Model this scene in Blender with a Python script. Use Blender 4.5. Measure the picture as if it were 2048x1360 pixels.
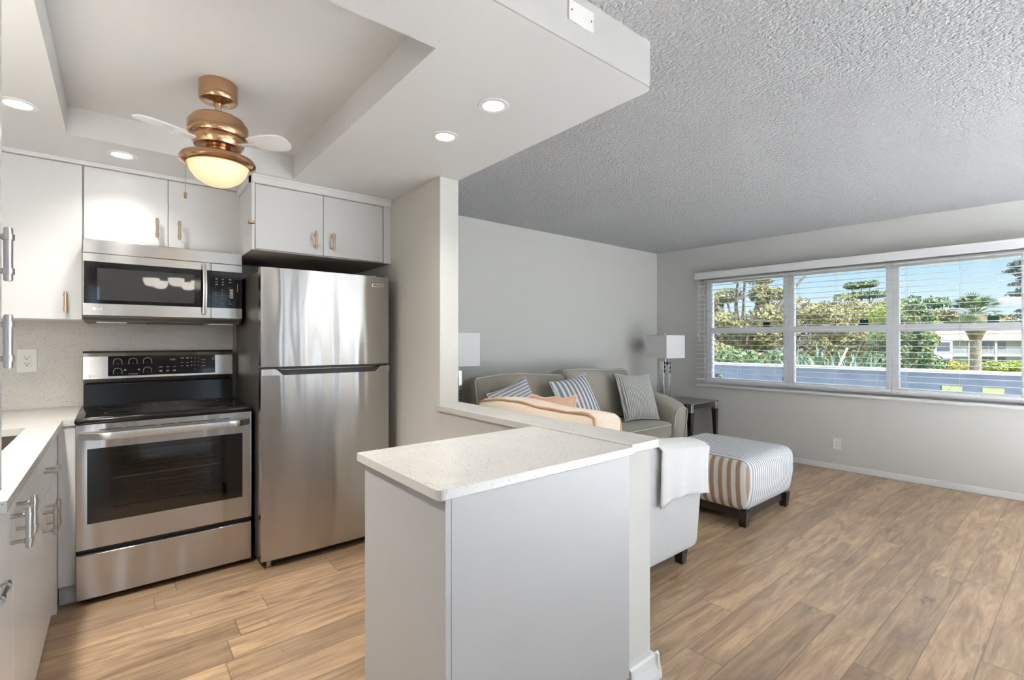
import bpy, bmesh, math, random
from mathutils import Vector, Matrix
random.seed(7)
PI = math.pi
for o in list(bpy.data.objects): bpy.data.objects.remove(o)
SC = bpy.context.scene
COL = SC.collection

# ------------------------------------------------------------------ camera
CAM_H = 1.30
cd = bpy.data.cameras.new('camera'); cam = bpy.data.objects.new('camera', cd); COL.objects.link(cam)
cd.sensor_width = 36.0; cd.lens = 965 / 2048 * 36.0; cd.shift_y = 0.0005; cd.clip_start = 0.03; cd.clip_end = 600
THETA = math.atan2(2205 - 1024, 965)              # room X axis lies this far right of the view direction
cam.location = (0, 0, CAM_H)
cam.rotation_euler = (PI / 2, 0, THETA - PI / 2)
SC.camera = cam

# ------------------------------------------------------------------ world, sun, exposure
SC.view_settings.view_transform = 'Standard'; SC.view_settings.look = 'None'
SC.view_settings.gamma = 1.0; SC.view_settings.use_curve_mapping = False
SC.view_settings.exposure = 1.08
wd = bpy.data.worlds.new('sky'); SC.world = wd; wd.use_nodes = True
nt = wd.node_tree; nt.nodes.clear()
tc = nt.nodes.new('ShaderNodeTexCoord'); sp = nt.nodes.new('ShaderNodeSeparateXYZ')
rp = nt.nodes.new('ShaderNodeValToRGB'); bg = nt.nodes.new('ShaderNodeBackground'); wo = nt.nodes.new('ShaderNodeOutputWorld')
nt.links.new(tc.outputs['Generated'], sp.inputs[0]); nt.links.new(sp.outputs['Z'], rp.inputs[0])
vd = nt.nodes.new('ShaderNodeVectorMath'); vd.operation = 'DOT_PRODUCT'; vd.inputs[1].default_value = Vector((.03, -.80, .60)).normalized()
gm = nt.nodes.new('ShaderNodeMapRange'); gm.interpolation_type = 'SMOOTHSTEP'; gm.inputs[1].default_value = .25; gm.inputs[2].default_value = 1.0; gm.inputs[3].default_value = .57; gm.inputs[4].default_value = 1.9
nt.links.new(tc.outputs['Generated'], vd.inputs[0]); nt.links.new(vd.outputs['Value'], gm.inputs[0]); nt.links.new(gm.outputs[0], bg.inputs[1])   # the sky brightens towards the sun
nt.links.new(rp.outputs[0], bg.inputs[0]); nt.links.new(bg.outputs[0], wo.inputs[0])
e = rp.color_ramp.elements
e[0].position = 0.0; e[0].color = (.72, .84, .98, 1)
e[1].position = 1.0; e[1].color = (2.0, 2.1, 2.3, 1)
for p_, c_ in ((.05, (.70, .84, 1.0, 1)), (.11, (.50, .74, 1.0, 1)), (.20, (.38, .64, .98, 1)), (.42, (1.5, 1.65, 1.85, 1))):
    k = e.new(p_); k.color = c_
sd = bpy.data.lights.new('sun', 'SUN'); sd.energy = 3.4; sd.angle = .01; sd.color = (1, .93, .82)
sun = bpy.data.objects.new('sun', sd); COL.objects.link(sun)
SUN_TO = Vector((.03, -.80, .60)).normalized()
sun.rotation_euler = SUN_TO.to_track_quat('Z', 'Y').to_euler(); sun.location = (0, -20, 20)

# ------------------------------------------------------------------ materials
MATS = {}
class G:
    def __init__(s, m): s.t = m.node_tree
    def n(s, ty, **kw):
        nd = s.t.nodes.new('ShaderNode' + ty)
        for k, v in kw.items():
            if k.startswith('i_'):
                key = k[2:]; key = int(key) if key.isdigit() else key.replace('_', ' ')
                if isinstance(v, bpy.types.NodeSocket): s.t.links.new(v, nd.inputs[key])
                else: nd.inputs[key].default_value = v
            else: setattr(nd, k, v)
        return nd
    def math(s, op, a, b=0.0, c=None):
        nd = s.t.nodes.new('ShaderNodeMath'); nd.operation = op
        for i, v in enumerate((a, b) if c is None else (a, b, c)):
            if isinstance(v, bpy.types.NodeSocket): s.t.links.new(v, nd.inputs[i])
            else: nd.inputs[i].default_value = v
        return nd.outputs[0]
    def mix(s, f, a, b, mode='MIX'):
        nd = s.t.nodes.new('ShaderNodeMix'); nd.data_type = 'RGBA'; nd.blend_type = mode
        for i, v in ((0, f), (6, a), (7, b)):
            if isinstance(v, bpy.types.NodeSocket): s.t.links.new(v, nd.inputs[i])
            else: nd.inputs[i].default_value = (tuple(v) + (1,))[:4] if i else v
        return nd.outputs[2]
    def ramp(s, f, stops):
        nd = s.t.nodes.new('ShaderNodeValToRGB'); s.t.links.new(f, nd.inputs[0]); el = nd.color_ramp.elements
        while len(el) < len(stops): el.new(.5)
        for q, (p_, c_) in zip(el, stops):
            q.position = p_; q.color = (c_, c_, c_, 1) if isinstance(c_, (int, float)) else (tuple(c_) + (1,))[:4]
        return nd.outputs[0]
    def xyz(s, v):
        nd = s.t.nodes.new('ShaderNodeSeparateXYZ'); s.t.links.new(v, nd.inputs[0]); return nd.outputs
    def comb(s, x, y, z):
        nd = s.t.nodes.new('ShaderNodeCombineXYZ')
        for i, v in enumerate((x, y, z)):
            if isinstance(v, bpy.types.NodeSocket): s.t.links.new(v, nd.inputs[i])
            else: nd.inputs[i].default_value = v
        return nd.outputs[0]
    def mapped(s, scale, out='Object'):
        t = s.n('TexCoord'); return s.n('Mapping', i_0=t.outputs[out], i_3=scale).outputs[0]
def mat(name, col, rough=.5, metal=0., spec=.5, emit=None, es=1., trans=0., alpha=None, aniso=0., coat=0., sheen=0.):
    if name in MATS: return MATS[name]
    m = bpy.data.materials.new(name); m.use_nodes = True; MATS[name] = m
    b = m.node_tree.nodes['Principled BSDF']
    b.inputs['Base Color'].default_value = (*col, 1); b.inputs['Roughness'].default_value = rough
    b.inputs['Metallic'].default_value = metal; b.inputs['Specular IOR Level'].default_value = spec
    if emit: b.inputs['Emission Color'].default_value = (*emit, 1); b.inputs['Emission Strength'].default_value = es
    b.inputs['Transmission Weight'].default_value = trans
    b.inputs['Anisotropic'].default_value = aniso; b.inputs['Coat Weight'].default_value = coat
    b.inputs['Sheen Weight'].default_value = sheen
    if alpha is not None: b.inputs['Alpha'].default_value = alpha
    return m
def B(m): return m.node_tree.nodes['Principled BSDF']
def setc(m, sock, key='Base Color'): m.node_tree.links.new(sock, B(m).inputs[key])
def bump(m, h, strength=.3, dist=.01):
    g = G(m); nd = g.n('Bump', i_Strength=strength, i_Distance=dist, i_Height=h)
    m.node_tree.links.new(nd.outputs[0], B(m).inputs['Normal'])
def noisy(m, c1, c2, scale, detail=3, bs=0., bd=.01, vec=None, lo=.35, hi=.65):
    g = G(m); v = vec if vec is not None else g.mapped((1, 1, 1))
    n = g.n('TexNoise', i_Vector=v, i_Scale=scale, i_Detail=detail)
    f = g.ramp(n.outputs[0], ((lo, 0.), (hi, 1.))); setc(m, g.mix(f, c1, c2))
    if bs: bump(m, n.outputs[0], bs, bd)
    return m

m_wall = mat('wall_paint', (.60, .59, .56), .75, spec=.25)
g = G(m_wall); nz = g.n('TexNoise', i_Vector=g.mapped((1, 1, 1)), i_Scale=140., i_Detail=2.); bump(m_wall, nz.outputs[0], .12, .002)
m_ceil_s = mat('smooth_ceiling_paint', (.70, .70, .70), .6, spec=.25)
g = G(m_ceil_s); nz = g.n('TexNoise', i_Vector=g.mapped((1, 1, 1)), i_Scale=60., i_Detail=2.); bump(m_ceil_s, nz.outputs[0], .08, .002)
m_pop = mat('popcorn_ceiling', (.92, .92, .92), .9, spec=.2)
g = G(m_pop); v = g.mapped((1, 1, 1)); dn = g.n('TexNoise', i_Vector=v, i_Scale=30., i_Detail=3.)
vo = g.n('TexVoronoi', i_Vector=g.mix(.03, v, dn.outputs[1]), i_Scale=62.)
n2 = g.n('TexNoise', i_Vector=v, i_Scale=120., i_Detail=3., i_Roughness=.7)
h = g.math('ADD', g.math('MULTIPLY', vo.outputs[0], -1.2), g.math('MULTIPLY', n2.outputs[0], 1.6)); bump(m_pop, h, 1.0, .035)
m_pen = mat('peninsula_laminate_dimmed', (.395, .395, .395), .4)  # cabinet laminate darkened to stand in for dimmer light on the peninsula
m_white = mat('white_trim_paint', (.80, .80, .80), .35)
m_cab = mat('white_cabinet_laminate', (.70, .705, .712), .28)
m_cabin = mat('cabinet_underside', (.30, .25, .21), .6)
m_gap = mat('dark_gap', (.03, .03, .03), .8)

# wood plank floor
m_floor = mat('laminate_plank_floor', (.4, .25, .13), .36, spec=.45)
g = G(m_floor); t = g.n('TexCoord'); X, Y, Z = g.xyz(t.outputs['Object'])
PW = .1605; PLN = 1.22
yr = g.math('DIVIDE', g.math('ADD', Y, 10 * PW - .0005 - .314 + 2 * PW + 30 * PW), PW)
row = g.math('FLOOR', yr); fy = g.math('FRACT', yr)
r1 = g.n('TexWhiteNoise', noise_dimensions='1D', i_W=row).outputs[0]
xs = g.math('ADD', g.math('DIVIDE', X, PLN), g.math('MULTIPLY', r1, 9.0))
colm = g.math('FLOOR', xs); fx = g.math('FRACT', xs)
idn = g.n('TexWhiteNoise', noise_dimensions='2D', i_Vector=g.comb(row, colm, 0.)); rid = idn.outputs[0]; rc = idn.outputs[1]
off = g.math('MULTIPLY', rid, 37.)
gv = g.comb(g.math('ADD', g.math('MULTIPLY', X, 1.3), off), g.math('MULTIPLY', Y, 10.), off)
n1 = g.n('TexNoise', i_Vector=gv, i_Scale=1.6, i_Detail=8., i_Roughness=.62, i_Distortion=1.3).outputs[0]
gv2 = g.comb(g.math('ADD', g.math('MULTIPLY', X, 4.), off), g.math('MULTIPLY', Y, 60.), off)
n2 = g.n('TexNoise', i_Vector=gv2, i_Scale=1.6, i_Detail=5., i_Distortion=.6).outputs[0]
gv3 = g.comb(g.math('ADD', g.math('MULTIPLY', X, 3.), off), g.math('MULTIPLY', Y, 7.5), off)
kd = g.n('TexNoise', i_Vector=gv3, i_Scale=4., i_Detail=4.)
kn = g.n('TexVoronoi', i_Vector=g.mix(.22, gv3, kd.outputs[1]), i_Scale=.75, i_Randomness=1.)
knot = g.math('MULTIPLY', g.ramp(kn.outputs[0], ((.05, 1.), (.20, 0.))), g.ramp(g.n('TexNoise', i_Vector=gv3, i_Scale=7., i_Detail=3.).outputs[0], ((.40, 0.), (.58, 1.))))
blot = g.ramp(g.n('TexNoise', i_Vector=gv3, i_Scale=.9, i_Detail=4., i_Roughness=.6).outputs[0], ((.42, 0.), (.68, 1.)))
gv4 = g.comb(g.math('ADD', g.math('MULTIPLY', X, 16.), off), g.math('MULTIPLY', Y, 5.), off)
chat = g.math('MULTIPLY', g.ramp(g.n('TexNoise', i_Vector=gv4, i_Scale=3., i_Detail=3., i_Distortion=1.).outputs[0], ((.60, 0.), (.68, 1.))), g.ramp(g.n('TexNoise', i_Vector=gv3, i_Scale=1.1).outputs[0], ((.55, 0.), (.66, 1.))))
base = g.mix(g.ramp(n1, ((.33, 0.), (.62, 1.))), (.200, .126, .074), (.43, .295, .178))
base = g.mix(g.math('MULTIPLY', blot, .42), base, (.235, .170, .125))
base = g.mix(g.math('MULTIPLY', g.ramp(n2, ((.38, 1.), (.52, 0.))), .34), base, (.17, .11, .07))
base = g.mix(g.math('MULTIPLY', chat, .45), base, (.12, .08, .055))
base = g.mix(g.math('MULTIPLY', knot, .75), base, (.09, .055, .035))
tone = g.math('ADD', g.math('MULTIPLY', rid, .34), .83)
base = g.mix(1.0, base, g.comb(tone, tone, tone), 'MULTIPLY')
ex = g.math('MULTIPLY', g.math('MINIMUM', fx, g.math('SUBTRACT', 1., fx)), PLN)
ey = g.math('MULTIPLY', g.math('MINIMUM', fy, g.math('SUBTRACT', 1., fy)), PW)
ed = g.math('MINIMUM', ex, ey); seam = g.ramp(ed, ((.0008, 1.), (.0022, 0.)))
setc(m_floor, g.mix(g.math('MULTIPLY', seam, .62), base, (.06, .04, .03)))
setc(m_floor, g.math('ADD', g.math('MULTIPLY', n2, .14), .28), 'Roughness')
bump(m_floor, g.math('SUBTRACT', g.math('MULTIPLY', n1, .25), seam), .15, .002)

def quartz(name, c, dark, amt):
    m = mat(name, c, .22)
    g = G(m); v = g.mapped((1, 1, 1))
    vo = g.n('TexVoronoi', i_Vector=v, i_Scale=150.)
    sel = g.math('GREATER_THAN', g.xyz(vo.outputs[1])[0], amt)
    sp_ = g.math('MULTIPLY', sel, g.ramp(vo.outputs[0], ((.18, 1.), (.42, 0.))))
    vo2 = g.n('TexVoronoi', i_Vector=v, i_Scale=420.)
    sel2 = g.math('MULTIPLY', g.math('GREATER_THAN', g.xyz(vo2.outputs[1])[1], .80), g.ramp(vo2.outputs[0], ((.2, .35), (.5, 0.))))
    n = g.n('TexNoise', i_Vector=v, i_Scale=5., i_Detail=3.).outputs[0]
    b0 = g.mix(g.ramp(n, ((.35, 0.), (.65, 1.))), c, tuple(q * .93 for q in c))
    setc(m, g.mix(g.math('MAXIMUM', sp_, sel2), b0, dark)); return m
m_quartz = quartz('white_quartz', (.58, .57, .545), (.26, .235, .205), .84)
m_splash = quartz('quartz_backsplash', (.62, .59, .555), (.30, .25, .21), .80)

def steel(name, c, rough, an, waves=.0):
    m = mat(name, c, rough, 1.0, aniso=an)
    g = G(m); t = g.n('Tangent', direction_type='UV_MAP'); m.node_tree.links.new(t.outputs[0], B(m).inputs['Tangent'])
    B(m).inputs['Anisotropic Rotation'].default_value = 0.25
    v = g.mapped((2., 2., 260.)); n = g.n('TexNoise', i_Vector=v, i_Scale=3., i_Detail=3.).outputs[0]
    setc(m, g.mix(n, tuple(q * .90 for q in c), tuple(min(1, q * 1.08) for q in c)))
    if waves:
        v2 = g.mapped((6., 1., .9)); w = g.n('TexNoise', i_Vector=v2, i_Scale=1.0, i_Detail=1.).outputs[0]; bump(m, w, waves, .05)
    return m
m_steel = steel('brushed_stainless_steel', (.50, .485, .475), .2, 1.0, .24)
m_steel2 = steel('brushed_stainless_trim', (.62, .61, .60), .26, .9, .06)
m_fside = mat('fridge_side_grey', (.10, .088, .08), .35, .5)
m_blackglass = mat('black_glass', (.006, .005, .005), .06, spec=.35)
m_blackenamel = mat('black_enamel', (.008, .008, .008), .14, spec=.3)
m_black = mat('black_plastic', (.012, .012, .012), .45)
m_mwglass = mat('microwave_window_glass', (.035, .035, .036), .025, spec=.8)
m_nickel = mat('brushed_nickel', (.50, .49, .48), .28, 1.)
m_brass = mat('champagne_bronze', (.55, .42, .30), .28, 1.)
m_copper = mat('brushed_copper_bronze', (.60, .37, .22), .2, 1.)
g = G(m_copper); n = g.n('TexNoise', i_Vector=g.mapped((3, 3, 300)), i_Scale=3.).outputs[0]
setc(m_copper, g.mix(n, (.40, .23, .125), (.58, .36, .21)))
m_chrome = mat('polished_chrome', (.78, .78, .78), .07, 1.)
m_print = mat('grey_print', (.55, .55, .56), .6)
m_printw = mat('white_print', (.8, .8, .8), .6)
m_lampon = mat('glowing_lens', (1, 1, 1), .5, emit=(1, .97, .90), es=9.)
m_frost = mat('frosted_glass_bowl', (.40, .33, .25), .4, emit=(1.0, .62, .27), es=.44)
g = G(m_frost); lw = g.n('LayerWeight', i_Blend=.35); 
m_frost.node_tree.links.new(g.mix(lw.outputs[1], (1., .76, .42), (1., .46, .16)), B(m_frost).inputs['Emission Color'])
m_shade = mat('white_lamp_shade', (.86, .86, .86), .8, spec=.1)
m_shadeglow = mat('chandelier_glass', (.95, .93, .9), .4, emit=(1, .93, .82), es=4.)
m_iron = mat('dark_chandelier_metal', (.05, .04, .035), .4, .8)
m_plate = mat('white_plate_plastic', (.78, .77, .74), .35)
m_slot = mat('outlet_slot', (.05, .05, .05), .6)

def fabric(name, c, c2, sc=500., rough=.95, bs=.35):
    m = mat(name, c, rough, spec=.15, sheen=.25)
    return noisy(m, c, c2, sc, 2, bs, .002)
m_sofa = fabric('grey_sofa_fabric', (.235, .212, .172), (.33, .30, .25), 420.)
m_pipew = mat('pale_piping', (.62, .60, .56), .8)
m_arm = fabric('pale_grey_upholstery', (.47, .475, .475), (.56, .56, .56), 380.)
m_beige = fabric('beige_cushion_fabric', (.68, .56, .45), (.80, .68, .56), 260.)
m_pipeb = mat('tan_piping', (.42, .26, .16), .8)
m_peach = fabric('terracotta_pillow_fabric', (.48, .30, .20), (.62, .41, .29), 260.)
m_pipep = mat('peach_piping', (.72, .55, .42), .8)
m_throw = mat('white_knit_throw', (.84, .84, .835), .95, spec=.1, sheen=.3)
g = G(m_throw); wv = g.n('TexWave', i_Vector=g.mapped((1, 1, 1)), i_Scale=45., i_Distortion=1.5, bands_direction='Z')
wv2 = g.n('TexWave', i_Vector=g.mapped((1, 1, 1)), i_Scale=45., i_Distortion=1.5, bands_direction='X')
bump(m_throw, g.math('MULTIPLY', wv.outputs[0], wv2.outputs[0]), .5, .003)
m_darkwood = mat('espresso_wood', (.018, .013, .011), .25)
m_tglass = mat('smoked_table_glass', (.10, .095, .09), .06, spec=.8)

def stripes(name, axis, period, duty, c1, c2, bs=.0, dist=.0):
    m = mat(name, c1, .9, spec=.15, sheen=.2)
    g = G(m); o = g.xyz(g.n('TexCoord').outputs['Object']); s_ = o[axis]
    if dist:
        nn = g.n('TexNoise', i_Vector=g.mapped((1, 1, 1)), i_Scale=9.).outputs[0]; s_ = g.math('ADD', s_, g.math('MULTIPLY', nn, dist))
    f = g.math('FRACT', g.math('DIVIDE', g.math('ADD', s_, 10.), period))
    k = g.math('ABSOLUTE', g.math('SUBTRACT', f, .5)); k = g.ramp(k, ((duty * .5 - .03, 1.), (duty * .5 + .03, 0.)))
    setc(m, g.mix(k, c1, c2))
    if bs: bump(m, k, bs, .006)
    return m
m_pil1 = stripes('thin_grey_stripe_fabric', 1, .026, .45, (.62, .62, .61), (.20, .205, .22), .4)
m_pil2 = stripes('bold_blue_grey_stripe_fabric', 0, .052, .52, (.74, .74, .72), (.155, .165, .185))
m_pil3 = stripes('ribbed_knit_fabric', 0, .020, .5, (.56, .55, .51), (.20, .195, .18), .8, .018)
# ottoman stripes: tan on the end face, blue-grey over the long face and the top
m_ott = mat('striped_ottoman_fabric', (.8, .8, .8), .9, spec=.15)
g = G(m_ott); t = g.n('TexCoord'); ox_, oy_, oz_ = g.xyz(t.outputs['Object']); nx_, ny_, nz_ = g.xyz(t.outputs['Normal'])
def stripe_mask(g, s_, per, duty):
    f = g.math('FRACT', g.math('DIVIDE', g.math('ADD', s_, 20.), per)); k = g.math('ABSOLUTE', g.math('SUBTRACT', f, .5))
    return g.ramp(k, ((duty * .5 - .04, 1.), (duty * .5 + .04, 0.)))
k1 = stripe_mask(g, ox_, .030, .46); k2 = stripe_mask(g, oy_, .062, .48)
side = g.math('GREATER_THAN', g.math('ABSOLUTE', nx_), .55)
back = g.math('GREATER_THAN', g.math('SUBTRACT', g.math('SUBTRACT', oy_, g.math('ABSOLUTE', ox_)), .02), 0.)
k3 = stripe_mask(g, oy_, .034, .46)
top = g.mix(g.math('MULTIPLY', back, g.math('GREATER_THAN', nz_, .3)), g.mix(k1, (.80, .80, .79), (.30, .31, .335)), g.mix(k3, (.80, .80, .79), (.30, .31, .335)))
setc(m_ott, g.mix(side, top, g.mix(k2, (.76, .74, .70), (.33, .225, .14))))

m_glass = mat('window_glass', (1, 1, 1), .0)
g = G(m_glass); nt = m_glass.node_tree
tr = g.n('BsdfTransparent', i_Color=(.96, .98, .98, 1)); gl = g.n('BsdfGlossy', i_Color=(1, 1, 1, 1), i_Roughness=.0)
fr = g.n('Fresnel', i_IOR=1.35); mx = g.n('MixShader', i_0=fr.outputs[0]); nt.links.new(tr.outputs[0], mx.inputs[1]); nt.links.new(gl.outputs[0], mx.inputs[2])
nt.links.new(mx.outputs[0], nt.nodes['Material Output'].inputs[0])
m_oven = mat('oven_door_glass', (1, 1, 1), .0)
g = G(m_oven); nt = m_oven.node_tree
tr = g.n('BsdfTransparent', i_Color=(.72, .70, .68, 1)); gl = g.n('BsdfGlossy', i_Color=(1, 1, 1, 1), i_Roughness=.03)
fr = g.n('Fresnel', i_IOR=1.45); mx = g.n('MixShader', i_0=fr.outputs[0]); nt.links.new(tr.outputs[0], mx.inputs[1]); nt.links.new(gl.outputs[0], mx.inputs[2])
nt.links.new(mx.outputs[0], nt.nodes['Material Output'].inputs[0])
m_ovenin = mat('oven_cavity_enamel', (.13, .12, .115), .4)
m_blind = mat('white_blind_slat', (.82, .82, .82), .4)
m_cord = mat('blind_cord', (.55, .55, .55), .8)
m_vinyl = mat('white_window_frame', (.84, .84, .84), .3)
m_sticker = mat('dark_green_sticker', (.006, .045, .035), .5)

def leafmat(name, c1, c2):
    m = mat(name, c1, .7, spec=.2); return noisy(m, c1, c2, 1.6, 3, lo=.3, hi=.7)
m_leaf_ol = leafmat('olive_leaves', (.115, .11, .045), (.36, .33, .165))
m_leaf_dk = leafmat('dark_leaves', (.05, .095, .04), (.2, .26, .12))
m_leaf_lm = leafmat('lime_leaves', (.17, .24, .04), (.44, .48, .12))
m_leaf_bl = leafmat('bluish_strap_leaves', (0.1, 0.17, 0.12), (0.26, 0.34, 0.24))
m_leaf_pn = leafmat('pine_needles', (0.045, 0.07, 0.05), (0.15, 0.18, 0.13))
m_leaf_yl = leafmat('yellow_shrub_leaves', (0.26, 0.25, 0.03), (0.42, 0.39, 0.07))
m_leaf_br = leafmat('brown_fronds', (0.13, 0.09, 0.05), (0.26, 0.2, 0.12))
m_bark = noisy(mat('bark', (.2, .16, .12), .9), (.13, .10, .08), (.30, .25, .2), 6., 4)
m_grass = noisy(mat('lawn', (.3, .38, .1), .9), (.11, .15, .035), (.24, .28, .09), .9, 5)
m_road = noisy(mat('asphalt', (.2, .2, .22), .9), (.17, .18, .2), (.26, .27, .3), 3., 4)
m_stucco = mat('white_stucco', (.80, .79, .76), .9)
m_stucco2 = mat('pale_painted_block', (.42, .42, .41), .9)
m_parapet = noisy(mat('parapet_blue_shade_tint', (.30, .35, .45), .8), (.15, .19, .27), (.21, .25, .33), 4., 3)  # blue-grey colour stands in for sky-lit shade on a white wall
m_rooft = noisy(mat('pinkish_roof_tile', (.62, .47, .43), .8), (.20, .125, .11), (.27, .18, .16), 1.2, 3)
m_dkwin = mat('dark_house_window', (.05, .055, .07), .15)
m_conc = mat('walkway_bounce_white', (.86, .85, .83), .6)  # walkway whitened to bounce sunlight up through the windows
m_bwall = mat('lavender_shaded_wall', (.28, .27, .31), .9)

# ------------------------------------------------------------------ mesh helpers
MAT_W = {}
def setp(o, label=None, cat=None, group=None, kind=None):
    if label: o['label'] = label
    if cat: o['category'] = cat
    if group: o['group'] = group
    if kind: o['kind'] = kind
def thing(name, label, cat, loc=(0, 0, 0), rz=0., group=None, rot=None):
    o = bpy.data.objects.new(name, None); COL.objects.link(o); o.location = loc
    o.rotation_euler = rot if rot else (0, 0, rz); o.empty_display_size = .1
    setp(o, label, cat, group)
    MAT_W[o.name] = Matrix.Translation(loc) @ o.rotation_euler.to_matrix().to_4x4()
    return o
class MB:
    def __init__(s): s.v = []; s.f = []
    def add(s, vs, fs):
        n = len(s.v); s.v += [Vector(q) for q in vs]; s.f += [tuple(i + n for i in f) for f in fs]; return s
    def box(s, x0, y0, z0, x1, y1, z1):
        x0, x1 = sorted((x0, x1)); y0, y1 = sorted((y0, y1)); z0, z1 = sorted((z0, z1))
        return s.add([(x0, y0, z0), (x1, y0, z0), (x1, y1, z0), (x0, y1, z0), (x0, y0, z1), (x1, y0, z1), (x1, y1, z1), (x0, y1, z1)],
                     [(0, 3, 2, 1), (4, 5, 6, 7), (0, 1, 5, 4), (1, 2, 6, 5), (2, 3, 7, 6), (3, 0, 4, 7)])
    def prism(s, pts, axis, a, b):
        """pts in the other two axes (cyclic order), extruded along axis from a to b"""
        def mk(p, t):
            return {0: (t, p[0], p[1]), 1: (p[0], t, p[1]), 2: (p[0], p[1], t)}[axis]
        n = len(pts); vs = [mk(p, a) for p in pts] + [mk(p, b) for p in pts]
        fs = [tuple(range(n))[::-1], tuple(range(n, 2 * n))] + [(i, (i + 1) % n, n + (i + 1) % n, n + i) for i in range(n)]
        return s.add(vs, fs)
    def cyl(s, p0, p1, r0, r1=None, n=20, caps=True):
        r1 = r0 if r1 is None else r1; p0 = Vector(p0); p1 = Vector(p1); d = (p1 - p0).normalized()
        a = d.orthogonal().normalized(); b = d.cross(a)
        vs = []
        for p, r in ((p0, r0), (p1, r1)):
            for i in range(n):
                t = 2 * PI * i / n; vs.append(p + a * math.cos(t) * r + b * math.sin(t) * r)
        fs = [(i, (i + 1) % n, n + (i + 1) % n, n + i) for i in range(n)]
        if caps: fs += [tuple(range(n))[::-1], tuple(range(n, 2 * n))]
        return s.add(vs, fs)
    def lathe(s, prof, c=(0, 0), n=40):
        vs = []; m = len(prof)
        for r, z in prof:
            for i in range(n):
                t = 2 * PI * i / n; vs.append((c[0] + r * math.cos(t), c[1] + r * math.sin(t), z))
        fs = [(j * n + i, j * n + (i + 1) % n, (j + 1) * n + (i + 1) % n, (j + 1) * n + i) for j in range(m - 1) for i in range(n)]
        return s.add(vs, fs)
    def tube(s, pts, r, n=8, closed=False, r1=None):
        pts = [Vector(p) for p in pts]; m = len(pts); vs = []; prev = None
        for i, p in enumerate(pts):
            if closed: d = pts[(i + 1) % m] - pts[i - 1]
            else: d = pts[min(i + 1, m - 1)] - pts[max(i - 1, 0)]
            d = d.normalized() if d.length > 1e-9 else Vector((0, 0, 1))
            a = d.orthogonal().normalized() if prev is None else (prev - d * prev.dot(d)).normalized()
            prev = a; b = d.cross(a); rr = r if r1 is None else r + (r1 - r) * i / (m - 1)
            for k in range(n):
                t = 2 * PI * k / n; vs.append(p + (a * math.cos(t) + b * math.sin(t)) * rr)
        fs = [(i * n + k, i * n + (k + 1) % n, ((i + 1) % m) * n + (k + 1) % n, ((i + 1) % m) * n + k) for i in range(m if closed else m - 1) for k in range(n)]
        if not closed: fs += [tuple(range(n))[::-1], tuple(range((m - 1) * n, m * n))]
        return s.add(vs, fs)
    def rbox(s, c, hs, r, puff=(0, 0, 0), cs=4, ms=10, fn=None):
        """soft box: centre c, half sizes hs, corner radius r, faces pushed out by puff"""
        def ax(h):
            a = [-h + r * (1 - math.cos(PI / 2 * i / cs)) for i in range(cs)]
            mid = [-(h - r) + 2 * (h - r) * i / ms for i in range(ms + 1)]
            return a + mid + [-q for q in reversed(a)]
        A = [ax(h) for h in hs]; N = [len(a) for a in A]; idx = {}; vs = []; fs = []
        def vid(i, j, k):
            if (i, j, k) not in idx:
                p = Vector((A[0][i], A[1][j], A[2][k]))
                q = Vector([max(-(hs[t] - r), min(hs[t] - r, p[t])) for t in range(3)])
                d = p - q
                # project cube corner to sphere of radius r
                if d.length > 1e-9: p = q + d.normalized() * r
                for t in range(3):
                    if puff[t]:
                        o1, o2 = [w for w in range(3) if w != t]
                        fac = max(0, 1 - (p[o1] / hs[o1]) ** 2) * max(0, 1 - (p[o2] / hs[o2]) ** 2)
                        p[t] += (p[t] / hs[t]) * puff[t] * fac
                if fn: p = fn(p)
                idx[(i, j, k)] = len(vs); vs.append(p + Vector(c))
            return idx[(i, j, k)]
        def quad(f, a, b, flip):
            for i in range(N[a] - 1):
                for j in range(N[b] - 1):
                    q = [f(i, j), f(i + 1, j), f(i + 1, j + 1), f(i, j + 1)]
                    fs.append(tuple(q[::-1] if flip else q))
        quad(lambda i, j: vid(i, j, 0), 0, 1, True); quad(lambda i, j: vid(i, j, N[2] - 1), 0, 1, False)
        quad(lambda i, j: vid(i, 0, j), 0, 2, False); quad(lambda i, j: vid(i, N[1] - 1, j), 0, 2, True)
        quad(lambda i, j: vid(0, i, j), 1, 2, True); quad(lambda i, j: vid(N[0] - 1, i, j), 1, 2, False)
        return s.add(vs, fs)
    def build(s, name, m, parent=None, world=True, smooth=False, bevel=0., seg=2, solid=0., label=None, kind=None):
        me = bpy.data.meshes.new(name)
        vs = s.v; root = parent
        while root is not None and root.parent is not None: root = root.parent
        if parent is not None and world: inv = MAT_W[root.name].inverted(); vs = [inv @ q for q in vs]
        me.from_pydata([tuple(q) for q in vs], [], s.f)
        bm = bmesh.new(); bm.from_mesh(me)
        bmesh.ops.recalc_face_normals(bm, faces=bm.faces)
        if bevel:
            ed = [q for q in bm.edges if len(q.link_faces) == 2 and q.calc_face_angle(0) > .6]
            newf = set(bmesh.ops.bevel(bm, geom=ed, offset=bevel, segments=seg, affect='EDGES', profile=.5, clamp_overlap=True)['faces'])
        else: newf = set()
        uv = bm.loops.layers.uv.new('UVMap')
        for f in bm.faces:
            n = f.normal; a = max(range(3), key=lambda t: abs(n[t]))
            for l in f.loops:
                c = l.vert.co; l[uv].uv = {0: (c.y, c.z), 1: (c.x, c.z), 2: (c.x, c.y)}[a]
            f.smooth = smooth or f in newf
        bm.to_mesh(me); bm.free()
        if smooth:
            try: me.set_sharp_from_angle(angle=math.radians(40))
            except Exception: pass
        me.materials.append(m)
        o = bpy.data.objects.new(name, me); COL.objects.link(o)
        if parent is not None: o.parent = parent
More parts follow.
